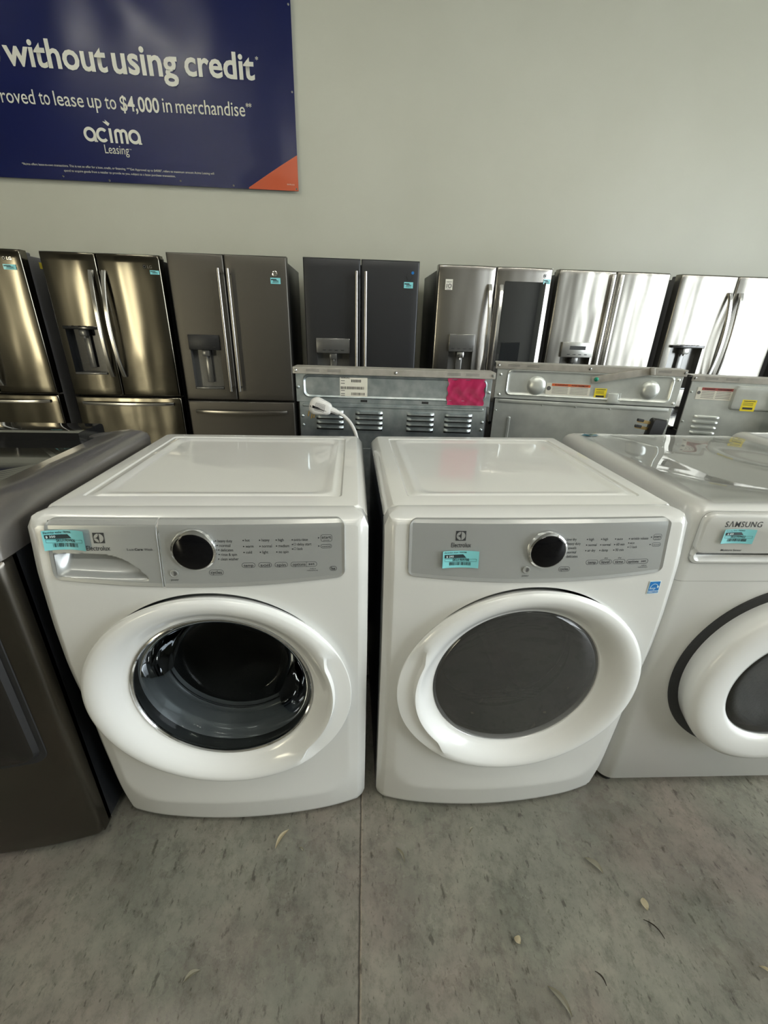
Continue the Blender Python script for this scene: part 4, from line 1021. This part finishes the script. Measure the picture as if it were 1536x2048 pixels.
    if tagpos: 
        price_tag(d, tagpos[0]-cx, tagpos[1]-cx, tagpos[2], tagpos[3], lambda x, z: Y(x, z)-.002, '', '', '', fine=False, seed=tag_seed)
    # freezer drawer
    bm = B(); Yw = lambda x, z: -bow*.6*(1-(x/W)**2); shell(bm, -W, W, zd0, zb-.006, Yw, .012, .075, step=.06)
    fd = obj('freezer_drawer', bm, finish, t, smooth=40)
    bm = B(); n = 20; rings = []
    for i in range(n+1):
        u = i/n; xx = -W*.86+2*W*.86*u; arch = math.sin(PI*u)**.5 if 0 < u < 1 else 0; yy = Yw(xx, .6)-.006-.045*arch
        rings.append([(xx, yy+a_, drawer_h+b_) for a_, b_ in ((-.009, -.012), (-.012, 0), (-.009, .012), (.009, .012), (.009, -.012))])
    loops(bm, rings, True, True); obj('handle', bm, handle_mat if handles != 'edge' else 'ss_handle', fd, smooth=50)
    bm = B(); box(bm, -W+.02, W-.02, .05, .10, .01, .065, .004, 1)
    for sx in (-W+.06, W-.06):
        for yy in (.12, .74): cyl(bm, (sx, yy, 0), (sx, yy, .03), .02, n=10)
    obj('base_grille', bm, 'black', t)
    return t, doors, cx
M['mirrorglass'] = mat('dark_mirror_glass', (.02, .022, .024), .03, coat=1.)
M['mirrorglass'].node_tree.nodes['Principled BSDF'].inputs['Specular IOR Level'].default_value = 1.0
ySide = None
f0, _, c0 = fridge('brushed steel refrigerator cut by the left edge, leftmost of the row', -3.41, -2.50, 3.84, 1.762, -2.955, 'ss_warm', 'fr_side_grey', 'bow', None, .515+.2, .014, (-2.632, -2.545, 1.625, 1.66), (-2.615, 1.70, 'lg'), tag_seed=2, drawer_h=.66, hz=(.78, 1.64))
f1, _, c1 = fridge('warm steel refrigerator with bowed handles and recessed dispenser, second from left', -2.354, -1.49, 3.82, 1.755, -1.953, 'ss_warm', 'fr_side', 'bow',
    dict(x0=-2.292, x1=-2.035, z0=.885, z1=1.245, panel=.02, dark=True, pm='disp_dark'), .712, .016, (-1.565, -1.500, 1.625, 1.652), (-1.60, 1.675, 'lg'), tag_seed=4, drawer_h=.655)
f2, _, c2 = fridge('dull slate-brown refrigerator with straight handles and a left dispenser', -1.437, -.540, 3.82, 1.779, -1.014, 'slate', 'fr_side', 'straight',
    dict(x0=-1.352, x1=-1.115, z0=.785, z1=1.205, panel=.11, pm='blackslate'), .690, .004, (-.668, -.592, 1.590, 1.632), (-.632, 1.660, 'ring'), tag_seed=6, drawer_h=.600, handle_mat='handle_grey', hz=(.775, 1.68))
f3, _, c3 = fridge('black slate refrigerator with straight steel handles and a blue dot', -.415, .491, 3.82, 1.782, .032, 'blackslate', 'fr_side', 'straight',
    dict(x0=-.328, x1=-.062, z0=.80, z1=1.205, panel=.11, pm='disp_grey'), .690, .004, (.372, .444, 1.592, 1.635), (.410, 1.672, 'darkring'), tag_seed=8, drawer_h=.6, handle_mat='handle_grey', hz=(.775, 1.695))
f4, d4, c4 = fridge('steel refrigerator with dark glass door panel and a round ten sticker', .641, 1.563, 3.82, 1.768, 1.107, 'ss', 'fr_side', 'bow',
    dict(x0=.770, x1=.975, z0=.86, z1=1.262, panel=.13, pm='disp_grey', nm='ss_handle'), .70, .016, (1.492, 1.550, 1.655, 1.690), (1.50, 1.712, 'lg'), window=(1.180, 1.520, 1.02, 1.668), tag_seed=10)
f5, _, c5 = fridge('pale steel refrigerator with tall edge handles and display dispenser', 1.616, 2.547, 3.82, 1.766, 2.094, 'ss_bright', 'fr_side_grey', 'edge',
    dict(x0=1.74, x1=2.005, z0=.85, z1=1.225, panel=.115, pm='disp_light', display=True), .70, .012)
f6, _, c6 = fridge('bright steel refrigerator with bowed handles, second from the right edge', 2.640, 3.610, 3.82, 1.764, 3.133, 'ss_bright', 'fr_side_grey', 'bow',
    dict(x0=2.705, x1=2.990, z0=.86, z1=1.225, panel=.018, pm='disp_dark', nm='disp_light'), .70, .016, None, None)
f7, _, c7 = fridge('steel refrigerator just entering at the right edge behind the last range', 3.700, 4.610, 3.80, 1.764, 4.16, 'ss_bright', 'fr_side_grey', 'bow', None, .70, .016)
# stickers on the steel refrigerators
bm = B(); Y = lambda x, z: -.0175; x0 = .700-c4; rect(bm, x0, x0+.058, 1.590, 1.665, Y)
rect(bm, x0+.010, x0+.016, 1.603, 1.632, flat(-.018), 1); outline(bm, x0+.022, x0+.050, 1.602, 1.634, .0138, .005, flat(-.018), 1); text(bm, 'YEAR', x0+.029, x0+.043, 1.616, 1.620, flat(-.0182), 0, 1); text(bm, 'WARRANTY', x0+.008, x0+.050, 1.642, 1.650, flat(-.018), .01, 1); rect(bm, x0+.01, x0+.048, 1.594, 1.597, flat(-.018), 1)
o = obj('warranty_sticker', bm, ['paper', 'ink'], f4, smooth=0); o['label'] = 'pale sticker with a bold ten'
for f, W_ in ((f0, .455), (f1, .432)):
    bm = B(); ngon(bm, [(W_-.0035, .20, 1.655), (W_-.0035, .27, 1.655), (W_-.0035, .27, 1.70), (W_-.0035, .20, 1.70)])
    o = obj('yellow_sticker', bm, 'yellow', f, smooth=0)

# ------------------------------------------------------------------ dry leaves on the floor
def leaf(x, y, ang, ln, wd, m, label):
    bm = B(); n = 12; ln *= 1.4; wd *= 1.5; top, ml, bt = [], [], []
    for i in range(n+1):
        u = i/n; w_ = wd*math.sin(PI*u)**.8 if 0 < u < 1 else .0003; c = .12*ln*math.sin(PI*u*.9); zz = .0015+.004*math.sin(PI*u)
        top.append(((u-.5)*ln, c+w_, zz+.0022)); ml.append(((u-.5)*ln, c, zz)); bt.append(((u-.5)*ln, c-w_, zz+.0018))
    loops(bm, [top, ml, bt], wrap=False); bmesh.ops.solidify(bm, geom=bm.faces[:], thickness=.0004)
    o = obj('dry_leaf', bm, m, loc=(x, y, .001), rotz=ang); tag(o, label, 'leaf', 'dry leaves on the concrete floor'); return o
for a in ((-.205, .744, .95, .040, .0035, 'leafpale', 'thin pale leaf on the floor in front of the bowl-door washer'),
          (.641, .642, -.9, .036, .0050, 'leaf', 'grey curled leaf on the floor in front of the smoked-window dryer'),
          (.730, .554, 1.35, .019, .0060, 'leafpale', 'short pale tan leaf, brightest on the right floor'),
          (.720, .505, -.95, .034, .0012, 'leafdark', 'dark thin curled stem just below the pale tan leaf'),
          (.437, .398, -1.0, .042, .0042, 'leaf', 'long narrow leaf nearest the bottom edge, right of the joint'),
          (-.869, .760, .9, .045, .0028, 'leaf', 'thin dry leaf at the foot of the graphite dryer'),
          (.380, .500, -.8, .012, .0055, 'leafpale', 'tiny triangular pale leaf scrap right of the joint'),
          (-.360, .475, .5, .026, .0035, 'leaf', 'small flat grey leaf on the left floor'),
          (.545, .428, -1.1, .020, .0012, 'leafdark', 'tiny dark leaf stem between the two longest right-hand leaves'),
          (.932, .420, -.8, .020, .0025, 'leafpale', 'narrow leaf at the right edge of the floor'),
          (.120, .690, -1.1, .030, .0025, 'leaf', 'faint thin leaf close to the right side of the joint'),
          (.331, .744, .7, .016, .0020, 'leaf', 'small leaf sliver just in front of the smoked-window dryer'),
          (-.150, .715, -.6, .012, .0020, 'leaf', 'tiny leaf flake beside the thin pale leaf')):
    leaf(*a)
